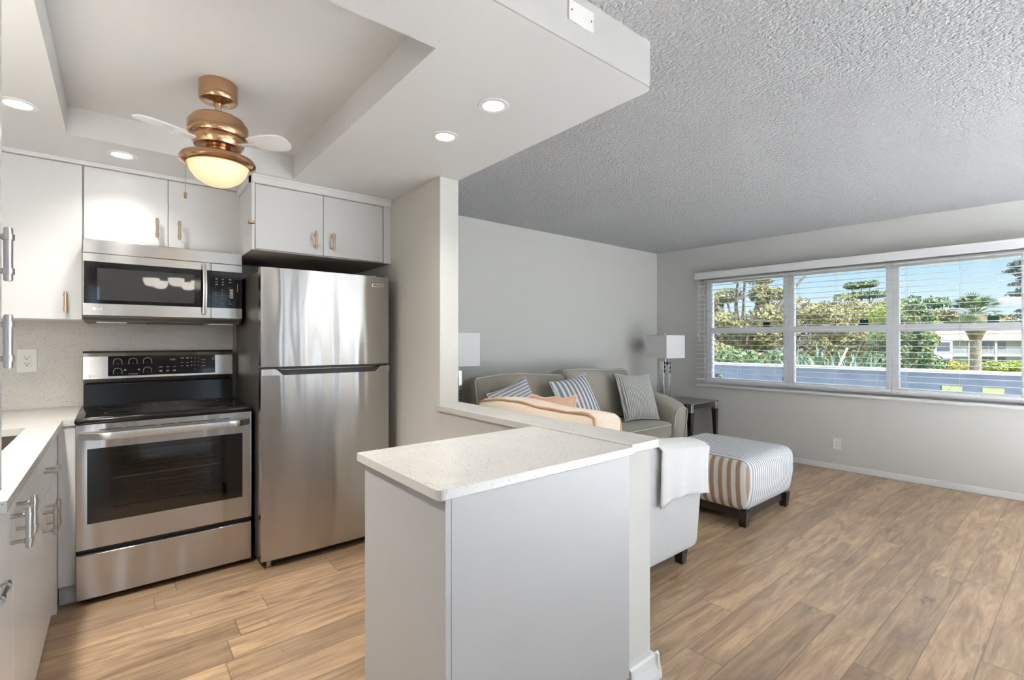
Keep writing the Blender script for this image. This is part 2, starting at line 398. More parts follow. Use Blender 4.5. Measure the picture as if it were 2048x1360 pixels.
        if solid: md = o.modifiers.new('solid', 'SOLIDIFY'); md.thickness = solid
        if label: o['label'] = label
        if kind: o['kind'] = kind
        return o
def one(mb, name, m, label, cat, group=None, **kw):
    o = mb.build(name, m, None, **kw); setp(o, label, cat, group); return o
def struct(mb, name, m, parent=None, **kw):
    o = mb.build(name, m, parent, **kw)
    if parent is None: o['kind'] = 'structure'
    return o
def text_mesh(name, s, size, m, parent, loc, rot, extrude=.0005):
    cu = bpy.data.curves.new(name, 'FONT'); cu.body = s; cu.size = size; cu.extrude = extrude; cu.align_x = 'LEFT'
    tmp = bpy.data.objects.new(name + '_t', cu); COL.objects.link(tmp)
    me = bpy.data.meshes.new_from_object(tmp.evaluated_get(bpy.context.evaluated_depsgraph_get()))
    bpy.data.objects.remove(tmp)
    root = parent
    while root.parent is not None: root = root.parent
    me.transform(MAT_W[root.name].inverted() @ Matrix.Translation(loc) @ Matrix.Rotation(rot[2], 4, 'Z') @ Matrix.Rotation(rot[0], 4, 'X'))
    me.materials.clear(); me.materials.append(m)
    o = bpy.data.objects.new(name, me); COL.objects.link(o); o.parent = parent; return o
def copy_tree(o, parent=None):
    c = o.copy(); COL.objects.link(c)
    if parent is not None: c.parent = parent
    for ch in list(o.children): copy_tree(ch, c)
    return c

# ================================================================== ROOM SHELL
CE = 2.44; SO = 2.27; YK = 3.83; YL = 3.71; XL = -.86; YB = -3.2
WO = Vector((5.495, 3.71, 0)); WE = Vector((.0546, -.9985, 0)); WN = Vector((.9985, .0546, 0))
WROT = math.atan2(WE.y, WE.x)            # local x runs along the window wall, local y points out of the room
struct(MB().box(XL - .1, YB - .1, -.08, 5.75, 3.95, 0), 'floor', m_floor)
struct(MB().box(1.4, YB - .1, CE, 5.85, 3.95, CE + .1).box(XL - .1, YB - .1, CE, 1.4, 1.3, CE + .1).box(XL - .1, 1.3, CE, 1.4, 3.95, CE + .1), 'ceiling', m_pop)
struct(MB().box(.2, YB, 0, 5.7, -.35, .006), 'floor_bounce_added', mat('pale_bounce_floor', (.74, .76, .79), .5))  # unseen pale floor added to bounce lamp light up to the ceiling
# dropped soffit over the kitchen, with its tray recess
t0, t1, t2, t3 = -.185, .818, 1.40, 3.078
TZ = 2.405
sf = MB()
def rounded_rect(x0, y0, x1, y1, r, corner):
    pts = [(x0, y0)]
    for i in range(7):
        a = -PI / 2 + PI / 2 * i / 6; pts.append((x1 - r + r * math.cos(a), y0 + r + r * math.sin(a)))
    return pts + [(x1, y1), (x0, y1)]
sf.prism(rounded_rect(t1, 1.10, 1.60, YK, .03, 1), 2, SO, CE)
sf.box(XL, 1.10, SO, t0, YK, CE); sf.box(t0, 1.10, SO, t1, t2, CE); sf.box(t0, t3, SO, t1, YK, CE); sf.box(t0, t2, TZ, t1, t3, CE)
struct(sf, 'ceiling_kitchen', m_ceil_s)
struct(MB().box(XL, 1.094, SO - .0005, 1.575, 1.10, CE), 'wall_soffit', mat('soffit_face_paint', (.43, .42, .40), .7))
struct(MB().box(XL - .1, YB, 0, XL, 3.93, CE), 'wall_left', m_wall)
struct(MB().box(XL - .1, YK, 0, 1.60, YK + .1, CE), 'wall_kitchen', m_wall)
struct(MB().box(1.60, YL, 0, 5.70, YL + .12, CE), 'wall_back', m_wall)
struct(MB().box(1.47, 2.47, 0, 1.60, YK, SO), 'wall_partition', m_wall, bevel=.004)
struct(MB().box(1.47, 1.115, 0, 1.605, 2.47, .885), 'wall_half', m_wall)
# rear wall with a wide glass door and added slits, behind the camera
ops = [(-.55, -.2), (1.22, 1.55), (1.92, 2.12), (2.74, 2.98), (4.35, 5.75)]  # narrow slits added for streaks reflected in steel; last is the wide door
rb = MB(); px_ = XL
for a, b in ops: rb.box(px_, YB - .1, 0, a, YB, CE); rb.box(a, YB - .1, 2.2, b, YB, CE); px_ = b
rb.box(px_, YB - .1, 0, 5.95, YB, CE)
struct(rb, 'wall_rear', mat('dark_reflection_backing', (.20, .19, .18), .7))  # unseen wall darkened to raise contrast of the reflected streaks
for k_, (a, b) in enumerate(ops):
    dr = thing('door_%d' % (k_ + 1), None, None, (a, YB, 0)); dr['kind'] = 'structure'
    MB().box(a, YB - .08, 0, a + .03, YB - .02, 2.2).box(b - .03, YB - .08, 0, b, YB - .02, 2.2).box(a, YB - .08, 2.15, b, YB - .02, 2.2).box(a, YB - .08, 0, b, YB - .02, .05).build('door_frame', m_vinyl, dr)
    MB().box(a + .03, YB - .055, .05, b - .03, YB - .05, 2.15).build('door_glass', m_glass, dr)

# window wall (local frame: x along wall, y outward)
S0, S1, Z0, Z1 = .645, 3.385, .795, 2.035
def wroot(name, label, cat, s, z, d=0., **kw):
    p = WO + WE * s + WN * d; return thing(name, label, cat, (p.x, p.y, z), WROT, **kw)
ww = wroot('wall_window', None, None, 0, 0)
COL.objects.unlink(ww); bpy.data.objects.remove(ww)
def wl(mb):   # window-wall local coordinates -> world
    mb.v = [WO + WE * q.x + WN * q.y + Vector((0, 0, q.z)) for q in mb.v]; return mb
wb = MB().box(-.15, 0, 0, S0, .20, CE).box(S1, 0, 0, 6.95, .20, CE).box(S0, 0, 0, S1, .20, Z0).box(S0, 0, Z1, S1, .20, CE)
struct(wl(wb), 'wall_right', m_wall)
struct(wl(MB().box(0, -.016, 0, 6.9, 0, .058)), 'baseboard_right', m_white, bevel=.004)
struct(MB().box(1.60, YL - .014, 0, 5.48, YL, .058), 'baseboard_back', m_white, bevel=.004)
# outside skin of the building and the roof edge over it
struct(wl(MB().box(-.6, .20, -.1, S0 - .0, .26, 3.0).box(S1, .20, -.1, 7.1, .26, 3.0).box(S0, .20, -.1, S1, .26, Z0 - .02).box(S0, .20, Z1 + .01, S1, .26, 3.0)), 'wall_outside', m_stucco)
struct(MB().box(XL - .2, YB - .2, CE + .12, 5.5, 4.2, 3.0), 'trim_roof', m_stucco)

panes = [(.652, 1.565, .72, 1.515, 'leftmost'), (1.566, 2.455, 1.62, 2.412, 'middle'), (2.456, 3.38, 2.51, 3.30, 'rightmost')]
for i, (a, b, ga, gb, wh) in enumerate(panes):
    w = wroot('window_%d' % (i + 1), None, None, a, Z0); w['kind'] = 'structure'
    f = MB(); d0, d1 = .03, .10
    f.box(a, d0, Z0, ga, d1, Z1); f.box(gb, d0, Z0, b, d1, Z1); f.box(ga, d0, 1.99, gb, d1, Z1); f.box(ga, d0, Z0, gb, d1, .852)
    wl(f).build('window_frame', m_vinyl, w, bevel=.004)
    wl(MB().box(ga, d0 + .005, 1.385, gb, d1 - .01, 1.452)).build('window_rail', m_vinyl, w, bevel=.004)
    wl(MB().box(ga - .01, .06, .84, gb + .01, .064, 2.0)).build('window_pane', m_glass, w)
    sx = (1.335, 2.235, 3.135)[i] + .0; sw = .035
    wl(MB().box(sx - sw, .052, 1.452, sx + sw, .058, 1.505)).build('sticker', m_sticker, w, label='dark green sticker on the glass above the rail')
struct(wl(MB().box(.56, -.055, .748, 3.46, .03, .772).box(.60, -.02, .70 + .04, 3.42, 0, .75).box(S0, 0, .77, S1, .10, .797)), 'trim_sill', m_white, bevel=.005)

# ------------------------------------------------------------------ blinds
val = wl(MB().box(.575, -.115, 2.035, 3.45, -.10, 2.112).box(.575, -.10, 2.035, .59, -.0, 2.112).box(3.435, -.10, 2.035, 3.45, 0, 2.112).box(.575, -.118, 2.10, 3.45, -.0, 2.115))
one(val, 'blind_valance', m_blind, 'long white blind valance boxed out along the top of the window', 'valance', bevel=.003)
btxt = ['white horizontal blind hanging over the leftmost third of the window', 'white horizontal blind hanging over the middle third of the window', 'white horizontal blind over the right third of the window, against bluest sky']
for i, (a, b) in enumerate(((.585, 1.572), (1.584, 2.462), (2.474, 3.40))):
    r_ = wroot('window_blind', btxt[i], 'blind', (a + b) / 2, 2.10, -.05, group='white blinds across the living room window')
    wl(MB().box(a, -.078, 2.045, b, -.028, 2.095)).build('headrail', m_blind, r_)
    s = MB(); z = 2.01; k = 0
    while z > .87:
        s.v += []; zz = z
        # gently crowned slat
        n0 = len(s.v)
        prof = [(-.078, zz - .0008), (-.066, zz + .0012), (-.053, zz + .002), (-.040, zz + .0012), (-.028, zz - .0008)]
        prof = prof + [(q[0], q[1] - .0024) for q in reversed(prof)]
        s.prism(prof, 0, a, b); z -= .0545; k += 1
    wl(s).build('slats', m_blind, r_)
    wl(MB().box(a, -.078, .822, b, -.028, .842)).build('bottom_rail', m_blind, r_, bevel=.003)
    for cx in (a + .10, (a + b) / 2, b - .10):
        c = MB()
        for dx, dd in ((0, -.081), (.004, -.025)):
            c.cyl((cx + dx, dd, .84), (cx + dx, dd, 2.05), .0011, n=5)
        wl(c).build('ladder_cord', m_cord, r_)
    if i == 0:
        for dx, zb in ((.02, 1.36), (.035, 1.33), (.048, 1.29)):
            pc = MB().cyl((a + dx, -.088, zb + .03), (a + dx, -.088, 2.05), .0013, n=5).cyl((a + dx, -.088, zb), (a + dx, -.088, zb + .035), .006, .003, n=8)
            wl(pc).build('pull_cord', m_blind, r_)

# ------------------------------------------------------------------ outlets / plates
def outlet(loc, rz, label, w=.076, h=.118, grp=None):
    r_ = thing('wall_outlet', label, 'outlet', loc, rz)
    MB().box(-w / 2, -.006, -h / 2, w / 2, 0, h / 2).build('cover_plate', m_plate, r_, world=False, bevel=.002)
    MB().box(-.018, -.009, -.034, .018, -.005, .034).build('receptacle', m_plate, r_, world=False, bevel=.002)
    s = MB()
    for zc in (-.017, .017):
        s.box(-.008, -.0095, zc - .003, -.006, -.0088, zc + .007).box(.006, -.0095, zc - .003, .008, -.0088, zc + .007)
        s.cyl((0, -.0095, zc - .009), (0, -.0088, zc - .009), .003, n=8)
    s.build('slots', m_slot, r_, world=False)
outlet((-.394, 3.815, 1.187), 0, 'white duplex outlet on the speckled kitchen backsplash', .082, .132)
p = WO + WE * 2.022; outlet((p.x, p.y, .262), WROT + 0, 'white duplex outlet low on the wall under the window', .072, .11)
pl = thing('blank_cover_plate', 'blank white cover plate screwed to the face of the kitchen soffit', 'wall plate', (1.187, 1.094, 2.373))
MB().box(1.128, 1.088, 2.34, 1.246, 1.094, 2.406).build('plate', m_plate, pl, bevel=.0015)
for sx in (1.140, 1.234): MB().cyl((sx, 1.0885, 2.373), (sx, 1.0870, 2.373), .003, n=10).build('screw', m_slot, pl)

# ================================================================== KITCHEN
one(MB().box(XL + .003, 3.815, .9155, .62, 3.828, 1.432), 'backsplash', m_splash, 'speckled stone backsplash slab behind the range and counter', 'backsplash')

def bar_handle(parent, c, axis, out, m, L=.108, post=.036, r=.0075):
    """bar pull: centre c, bar along axis (0/1/2), posts reach back along -out"""
    c = Vector(c); ax = Vector([1 if t == axis else 0 for t in range(3)]); out = Vector(out)
    h = MB(); h.cyl(c - ax * L / 2, c + ax * L / 2, r, n=14)
    for s_ in (-1, 1):
        q = c + ax * s_ * L * .33
        h.cyl(q - ax * .006, q + ax * .006, r * 1.35, n=14); h.cyl(q, q - out * post, r * .72, n=10)
        e_ = c + ax * s_ * L / 2; h.cyl(e_, e_ + ax * s_ * .002, r * .8, n=14)
    return h.build('handle', m, parent, smooth=True)
def cabinet(name, label, box, doors, face, hm, under=None, gap=.0015, th=.019, loc=None, group=None, bt=None):
    """box=(x0,y0,z0,x1,y1,z1) carcass; face='y' (front at y0) or 'x' (front at x1); doors: list of (a0,a1,z0,z1,handle)"""
    x0, y0, z0, x1, y1, z1 = box
    r_ = thing(name, label, 'cabinet', loc or ((x0 + x1) / 2, (y0 + y1) / 2, z0), group=group)
    if face == 'y': MB().box(x0, y0 + th, z0, x1, y1, z1).build('body', m_cab, r_)
    else: MB().box(x0, y0, z0, x1 - th, y1, bt or z1).build('body', m_cab, r_)
    if under: MB().box(x0 + .004, y0 + .006, z0 - .003, x1 - .004, y1 - .004, z0).build('underside', under, r_)
    for (a0, a1, b0, b1, hd) in doors:
        nm = 'drawer' if hd and hd[0] == 'h' else 'door'
        if face == 'y': d = MB().box(a0 + gap, y0, b0 + gap, a1 - gap, y0 + th - .001, b1 - gap)
        else: d = MB().box(x1 - th + .001, a0 + gap, b0 + gap, x1, a1 - gap, b1 - gap)
        d = d.build(nm, m_cab, r_, bevel=.0015)
        if hd:
            kind, ha, hz = hd
            if face == 'y': bar_handle(d, (ha, y0 - .036, hz), 2 if kind == 'v' else 0, (0, -1, 0), hm)
            else: bar_handle(d, (x1 + .036, ha, hz), 2 if kind == 'v' else 1, (1, 0, 0), hm)
    return r_
cabinet('upper_cabinet', 'white upper cabinet in the corner left of the microwave, hanging lowest', (XL + .003, 3.50, 1.41, -.146, YK - .001, 2.252),
        [(-.53, -.148, 1.412, 2.250, ('v', -.214, 1.503)), (XL + .33, -.53, 1.412, 2.250, None)], 'y', m_brass)
cabinet('upper_cabinet', 'white two-door upper cabinet directly above the microwave', (-.146, 3.50, 1.850, .618, YK - .001, 2.252),
        [(-.144, .231, 1.852, 2.250, ('v', .177, 1.953)), (.231, .616, 1.852, 2.250, ('v', .284, 1.953))], 'y', m_brass)
uc = cabinet('upper_cabinet', 'deep white two-door upper cabinet above the refrigerator', (.605, 3.135, 1.834, 1.469, YK - .001, 2.222),
        [(.622, 1.013, 1.838, 2.220, ('v', .958, 1.926)), (1.013, 1.415, 1.838, 2.220, ('v', 1.068, 1.926))], 'y', m_brass, under=m_cabin)
MB().box(.605, 3.133, 1.834, .620, 3.16, 2.222).build('face_frame', m_cab, uc)
MB().box(1.418, 3.133, 1.834, 1.469, 3.16, 2.222).build('face_frame', m_cab, uc)
# crown strip under the soffit
cr = MB().box(XL, 3.485, 2.252, .590, 3.52, SO).box(.590, 3.12, 2.222, 1.469, 3.15, SO).box(.590, 3.12, 2.222, .604, 3.52, SO)
cr.box(XL, 3.478, 2.262, .583, 3.5, SO).box(.583, 3.112, 2.258, 1.469, 3.14, SO).box(.583, 3.112, 2.258, .6, 3.5, SO)
struct(cr, 'trim_crown', m_white)

# left run of base cabinets
XF = -.225
def lb(name, label, y0, y1, drs, bt=None): return cabinet(name, label, (XL + .025, y0, 0.0, XF, y1, .885), drs, 'x', m_nickel, bt=bt)
lb('base_cabinet', 'white base cabinet at lower left with two tall doors meeting at twin bar handles', 1.56, 2.16,
   [(1.56, 1.915, .10, .875, ('v', 1.87, .787)), (1.915, 2.16, .10, .875, ('v', 1.97, .795))])
sc_ = lb('base_cabinet', 'white base cabinet with a top drawer over two doors, nearest the range', 2.16, 3.19,
   [(2.16, 2.65, .10, .672, ('v', 2.595, .595)), (2.65, 3.14, .10, .672, ('v', 2.715, .592)), (2.16, 3.14, .678, .875, ('h', 2.66, .782))], bt=.69)
MB().box(XF - .019, 3.142, 0, XF, 3.194, .884).build('stile', m_cab, sc_)
lb('base_cabinet', 'white drawer cabinet at the bottom left corner, mostly cut by the frame', .90, 1.56,
   [(.90, 1.56, .60, .875, ('h', 1.475, .765)), (.90, 1.56, .10, .595, None)])
fl = thing('filler_panel', 'narrow white filler panel between the left cabinets and the range', 'cabinet panel', (-.19, 3.2, 0))
MB().box(-.224, 3.195, .10, -.161, 3.80, .885).build('panel', m_cab, fl, bevel=.001)
MB().box(-.224, 3.235, 0, -.161, 3.80, .10).build('toe_kick', m_cab, fl)
# pantry whose handles poke into the frame
cabinet('pantry_cabinet', 'tall white pantry at the left edge, only its handles showing', (XL + .025, .55, .94, -.213, 1.655, SO),
        [(.80, 1.50, 1.385, 2.25, ('v', 1.445, 1.480)), (.80, 1.50, .945, 1.38, ('v', 1.445, 1.298)), (1.502, 1.653, .945, 2.25, None)], 'x', m_nickel, loc=(-.5, 1.1, .94))
# stone counter on the left run with a sink cut-out
ct = MB()
SX0, SX1, SY0, SY1 = -.76, -.313, 2.42, 3.00
ct.box(XL, 1.665, .885, SX0, 3.815, .915).box(SX1, 1.665, .885, -.206, 3.180, .915).box(SX0, 1.665, .885, SX1, SY0, .915).box(SX0, SY1, .885, SX1, 3.815, .915)
ct.box(SX1, 3.180, .885, -.162, 3.815, .915)
ct.box(XL, .60, .885, -.22, 1.664, .915)
one(ct, 'countertop', m_quartz, 'white stone countertop on the left run with a sink cut-out', 'countertop')
sk = thing('kitchen_sink', 'stainless undermount sink set in the left countertop', 'sink', (-.53, 2.7, .70))
MB().box(SX0 - .01, SY0 - .01, .70, SX0, SY1 + .01, .884).box(SX1, SY0 - .01, .70, SX1 + .01, SY1 + .01, .884).box(SX0, SY0 - .01, .70, SX1, SY0, .884).box(SX0, SY1, .70, SX1, SY1 + .01, .884).box(SX0, SY0, .70, SX1, SY1, .705).build('basin', mat('dark_sink_composite', (.085, .068, .058), .5), sk)
MB().cyl((-.53, 2.7, .7055), (-.53, 2.7, .708), .045, n=24).build('drain', m_chrome, sk)

# ------------------------------------------------------------------ range
RX0, RX1, RY = -.157, .603, 3.138
rg = thing('electric_range', 'stainless steel electric range with black glass cooktop and back control panel', 'range', (.223, 3.45, 0))
MB().box(RX0, RY + .035, .03, RX0 + .02, 3.80, .895).box(RX1 - .02, RY + .035, .03, RX1, 3.80, .895).box(RX0, 3.75, .03, RX1, 3.80, .895).box(RX0 + .02, RY + .035, .03, RX1 - .02, 3.75, .28).build('body', m_black, rg)
for fx in (RX0 + .05, RX1 - .05): MB().cyl((fx, RY + .08, 0), (fx, RY + .08, .03), .018, n=12).build('foot', m_black, rg)
# cooktop
ck = MB(); ck.rbox(((RX0 + RX1) / 2, 3.43, .905), ((RX1 - RX0) / 2 + .006, .305, .014), .012, cs=3, ms=1); ck.build('cooktop', m_blackenamel, rg, smooth=True)
MB().box(RX0 + .03, 3.17, .9185, RX1 - .03, 3.70, .9205).build('glass_surface', m_blackglass, rg)
bz = MB()
m_ring = mat('burner_ring_print', (.05, .05, .05), .3)
for (bx, by, br) in ((.03, 3.30, .085), (.42, 3.30, .11), (.03, 3.57, .11), (.42, 3.57, .075), (.225, 3.60, .06)):
    bz.lathe([(br, .9206), (br, .9209), (br - .003, .9209), (br - .003, .9206)], (bx, by), 40)
bz.build('burner_rings', m_ring, rg)
# backguard
bgp = [(3.70, .915), (3.71, 1.045), (3.735, 1.048), (3.80, 1.05), (3.80, .915)]
MB().prism(bgp, 0, RX0 + .004, RX1 - .004).build('lower_backguard', m_blackenamel, rg, bevel=.003)
prof = [(3.735, 1.055), (3.722, 1.075), (3.735, 1.205), (3.748, 1.228), (3.765, 1.234), (3.806, 1.234), (3.806, 1.055)]
MB().prism(prof, 0, RX0, RX1).build('control_panel', m_steel2, rg, bevel=.002)
MB().prism([(3.745, 1.228), (3.765, 1.2365), (3.806, 1.2365), (3.806, 1.234)], 0, RX0, RX1).build('panel_cap', m_black, rg)
tl = math.atan2(.013, .13)
def panel_pt(x, z, off=.0): return (x, 3.722 + (z - 1.075) * .1 - off, z)
dp = MB(); zz0, zz1 = 1.088, 1.207
dp.add([panel_pt(-.045, zz0, .003), panel_pt(.500, zz0, .003), panel_pt(.500, zz1, .003), panel_pt(-.045, zz1, .003), panel_pt(-.045, zz0, -.002), panel_pt(.500, zz0, -.002), panel_pt(.500, zz1, -.002), panel_pt(-.045, zz1, -.002)],
       [(0, 1, 2, 3), (7, 6, 5, 4), (0, 4, 5, 1), (1, 5, 6, 2), (2, 6, 7, 3), (3, 7, 4, 0)])
dpo = dp.build('display_panel', m_blackglass, rg, bevel=.002)
for (kx, kz) in ((0.0, 1.175), (.072, 1.176), (.142, 1.177), (0.0, 1.118), (.142, 1.120)):
    k = MB(); c = panel_pt(kx, kz, .004)
    pts = [(c[0] + .020 * math.cos(a), c[1], c[2] - .003 + .020 * math.sin(a)) for a in [math.radians(-20 + 220 * i / 18) for i in range(19)]]
    k.tube(pts, .0011, 5); k.box(c[0] - .024, c[1] - .0006, c[2] - .016, c[0] - .016, c[1], c[2] - .0145); k.box(c[0] + .016, c[1] - .0006, c[2] - .016, c[0] + .024, c[1], c[2] - .0145)
    k.box(c[0] - .002, c[1] - .0006, c[2] - .017, c[0] + .002, c[1], c[2] - .013)
    k.build('touch_dial', m_print, dpo)
pr = MB()
def pmark(x, z, w, h): c = panel_pt(x, z, .0036); pr.box(c[0], c[1] - .0004, z - h / 2, c[0] + w, c[1] + .0004, z + h / 2)
for x in (.200, .235, .270): pmark(x, 1.135, .018, .0025); pmark(x + .001, 1.113, .015, .0022); pmark(x + .001, 1.1085, .015, .0022)
for x in (.312, .340):
    pmark(x, 1.188, .016, .004); pmark(x, 1.160, .014, .0022); pmark(x, 1.138, .014, .0022)
for r in range(3):
    for x in (.368, .386, .406): pmark(x, 1.186 - r * .0225, .0035, .005)
pmark(.386, 1.116, .0035, .005)
for z in (1.176, 1.157, 1.135): pmark(.424, z, .022, .0022)
for z in (1.120, 1.126): pmark(.030, z, .010, .0025); pmark(.095, z, .010, .0025)
pmark(.050, 1.098, .045, .002); pmark(.484, 1.183, .009, .006); pmark(.484, 1.174, .009, .0018)
pr.build('button_print', m_print, dpo)
text_mesh('clock_digits', '12:20', .014, m_print, dpo, panel_pt(.252, 1.176, .004), (PI / 2 - .1, 0, 0))
lg = MB(); c = panel_pt(-.124, 1.092, .0035)
lg.cyl((c[0], c[1] + .002, c[2]), (c[0], c[1] - .0005, c[2]), .008, n=20); lgo = lg.build('round_emblem', m_printw, rg)
text_mesh('maker_letters', 'LG', .018, m_printw, rg, (c[0] + .012, c[1], c[2] - .006), (PI / 2 - .1, 0, 0))
# oven door
GX0, GX1, GZ0, GZ1 = -.116, .557, .400, .768
od = MB(); y0, y1 = RY, RY + .033
od.box(RX0, y0, .278, GX0, y1, .888).box(GX1, y0, .278, RX1, y1, .888).box(GX0, y0, .278, GX1, y1, GZ0).box(GX0, y0, GZ1, GX1, y1, .888)
odo = od.build('oven_door', m_steel, rg)
MB().box(GX0 - .004, RY + .004, GZ0 - .004, GX1 + .004, RY + .008, GZ1 + .004).build('oven_window', m_oven, odo)
m_frit = mat('dark_oven_frit', (.02, .014, .012), .3)
MB().box(GX0, RY + .010, GZ0, -.02, RY + .013, GZ1).box(.47, RY + .010, GZ0, GX1, RY + .013, GZ1).box(-.02, RY + .010, GZ0, .47, RY + .013, .445).box(-.02, RY + .010, .735, .47, RY + .013, GZ1).build('window_border', m_frit, odo)
vs_ = MB()
for a, b in ((-.07, .02), (.03, .155), (.175, .235), (.25, .315), (.325, .42), (.435, .49)): vs_.box(a, RY - .0008, .856, b, RY + .002, .860)
vs_.build('vent_slots', m_black, odo)
hp = []
for i in range(25):
    t = i / 24; x = RX0 + .012 + t * (RX1 - RX0 - .024); bow = .052 * min(1, math.sin(PI * t) * 3.2)
    hp.append((x, RY - .006 - bow * (1 if .03 < t < .97 else .4), .832 - .0 * t))
hh = MB(); n = len(hp)
vv = []; ff = []
for (x, y, z) in hp:
    vv += [(x, y - .006, z - .016), (x, y - .010, z), (x, y - .006, z + .017), (x, y + .006, z + .017), (x, y + .006, z - .016)]
for i in range(n - 1):
    for k in range(5): ff.append((i * 5 + k, i * 5 + (k + 1) % 5, (i + 1) * 5 + (k + 1) % 5, (i + 1) * 5 + k))
ff += [(0, 1, 2, 3, 4), tuple((n - 1) * 5 + k for k in range(5))]
hh.add(vv, ff); hh.build('oven_handle', m_steel2, odo, smooth=True)
# oven cavity + racks
cv = MB(); cv.box(-.10, 3.19, .33, .54, 3.195 + .5, .335).box(-.10, 3.69, .33, .54, 3.695, .84).box(-.105, 3.19, .33, -.10, 3.69, .84).box(.54, 3.19, .33, .545, 3.69, .84).box(-.10, 3.19, .84, .54, 3.69, .845)
cv.build('oven_cavity', m_ovenin, rg)
for zr in (.60, .45):
    rk = MB()
    for i in range(26): x = -.09 + i * .62 / 25; rk.cyl((x, 3.21, zr), (x, 3.68, zr), .0022, n=5)
    for i in range(5): y = 3.21 + i * .47 / 4; rk.cyl((-.09, y, zr - .003), (.53, y, zr - .003), .0035, n=6)
    rk.build('oven_rack', m_chrome, rg)
MB().box(RX0, RY - .002, .035, RX1, RY + .03, .250).build('storage_drawer', m_steel, rg, bevel=.003)

# ------------------------------------------------------------------ microwave
MY = 3.40; MX0, MX1 = -.143, .601
mw = thing('microwave_oven', 'stainless over-the-range microwave with dark window and curved bar handle', 'microwave', (.23, 3.6, 1.40))
MB().box(MX0, MY + .02, 1.412, MX1, 3.81, 1.838).build('body', m_black, mw)
MB().box(MX0, MY, 1.768, MX1, MY + .02, 1.838).build('top_grille', m_steel2, mw, bevel=.002)
md = MB().box(MX0, MY, 1.436, .434, MY + .02, 1.498).box(MX0, MY, 1.722, .434, MY + .02, 1.765).box(MX0, MY, 1.498, MX0 + .003, MY + .02, 1.722).build('door', m_steel2, mw)
MB().box(MX0 + .003, MY + .001, 1.498, .434, MY + .018, 1.722).build('door_glass', m_blackglass, md)
MB().box(-.085, MY - .0006, 1.518, .351, MY + .002, 1.689).build('viewing_window', m_mwglass, md)
MB().box(.437, MY, 1.436, MX1, MY + .02, 1.498).build('lower_trim', m_steel2, mw)
MB().box(.437, MY, 1.722, MX1, MY + .02, 1.765).build('upper_trim', m_steel2, mw)
cp = MB().box(.437, MY + .001, 1.498, MX1, MY + .018, 1.722).build('control_panel', m_blackglass, mw)
pk = MB(); random.seed(3)
for r in range(10):
    z = 1.672 - r * .0165
    for j, x in enumerate((.458, .492, .530)):
        if (r + j) % 5 == 4: continue
        w = (.012, .009, .012)[j] if r < 3 or r > 8 else .004
        pk.box(x, MY - .0001, z, x + w, MY + .0012, z + (.0022 if r % 2 else .004))
for r in range(5): pk.box(.535, MY - .0001, 1.56 + r * .012, .552, MY + .0012, 1.5665 + r * .012)
pk.box(.575, MY - .0001, 1.60, .5765, MY + .0012, 1.65)
pk.build('button_print', m_print, cp)
hv = MB(); vv = []; ff = []
for i in range(13):
    t = i / 12; z = 1.457 + t * .296; b_ = .030 + .022 * math.sin(PI * t)
    vv += [(.389, MY - b_, z), (.399, MY - b_ - .004, z), (.409, MY - b_ - .002, z), (.4095, MY - b_ + .009, z), (.389, MY - b_ + .009, z)]
for i in range(12):
    for k in range(5): ff.append((i * 5 + k, i * 5 + (k + 1) % 5, (i + 1) * 5 + (k + 1) % 5, (i + 1) * 5 + k))
ff += [(0, 1, 2, 3, 4), tuple(60 + k for k in range(5))]
hv.add(vv, ff); hv.box(.391, MY - .03, 1.463, .407, MY, 1.480).box(.391, MY - .03, 1.730, .407, MY, 1.747); hv.build('handle', m_steel2, md, smooth=True)
MB().cyl((-.098, MY - .001, 1.470), (-.098, MY + .002, 1.470), .0085, n=20).build('round_emblem', m_printw, md)
text_mesh('maker_letters', 'LG', .019, m_printw, md, (-.086, MY - .0006, 1.4635), (PI / 2, 0, 0))
un = MB().prism([(MY + .012, 1.436), (MY + .035, 1.402), (3.80, 1.402), (3.80, 1.412), (MY + .012, 1.412 + .02)], 0, MX0 + .002, MX1 - .01)
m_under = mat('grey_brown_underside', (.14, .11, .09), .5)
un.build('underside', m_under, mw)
MB().box(.13, MY + .03, 1.398, .40, MY + .16, 1.402).build('cooktop_lamp_cover', m_black, mw)
for a in (-.09, .43): MB().box(a, MY + .05, 1.397, a + .13, MY + .22, 1.402).build('grease_filter', m_nickel, mw)

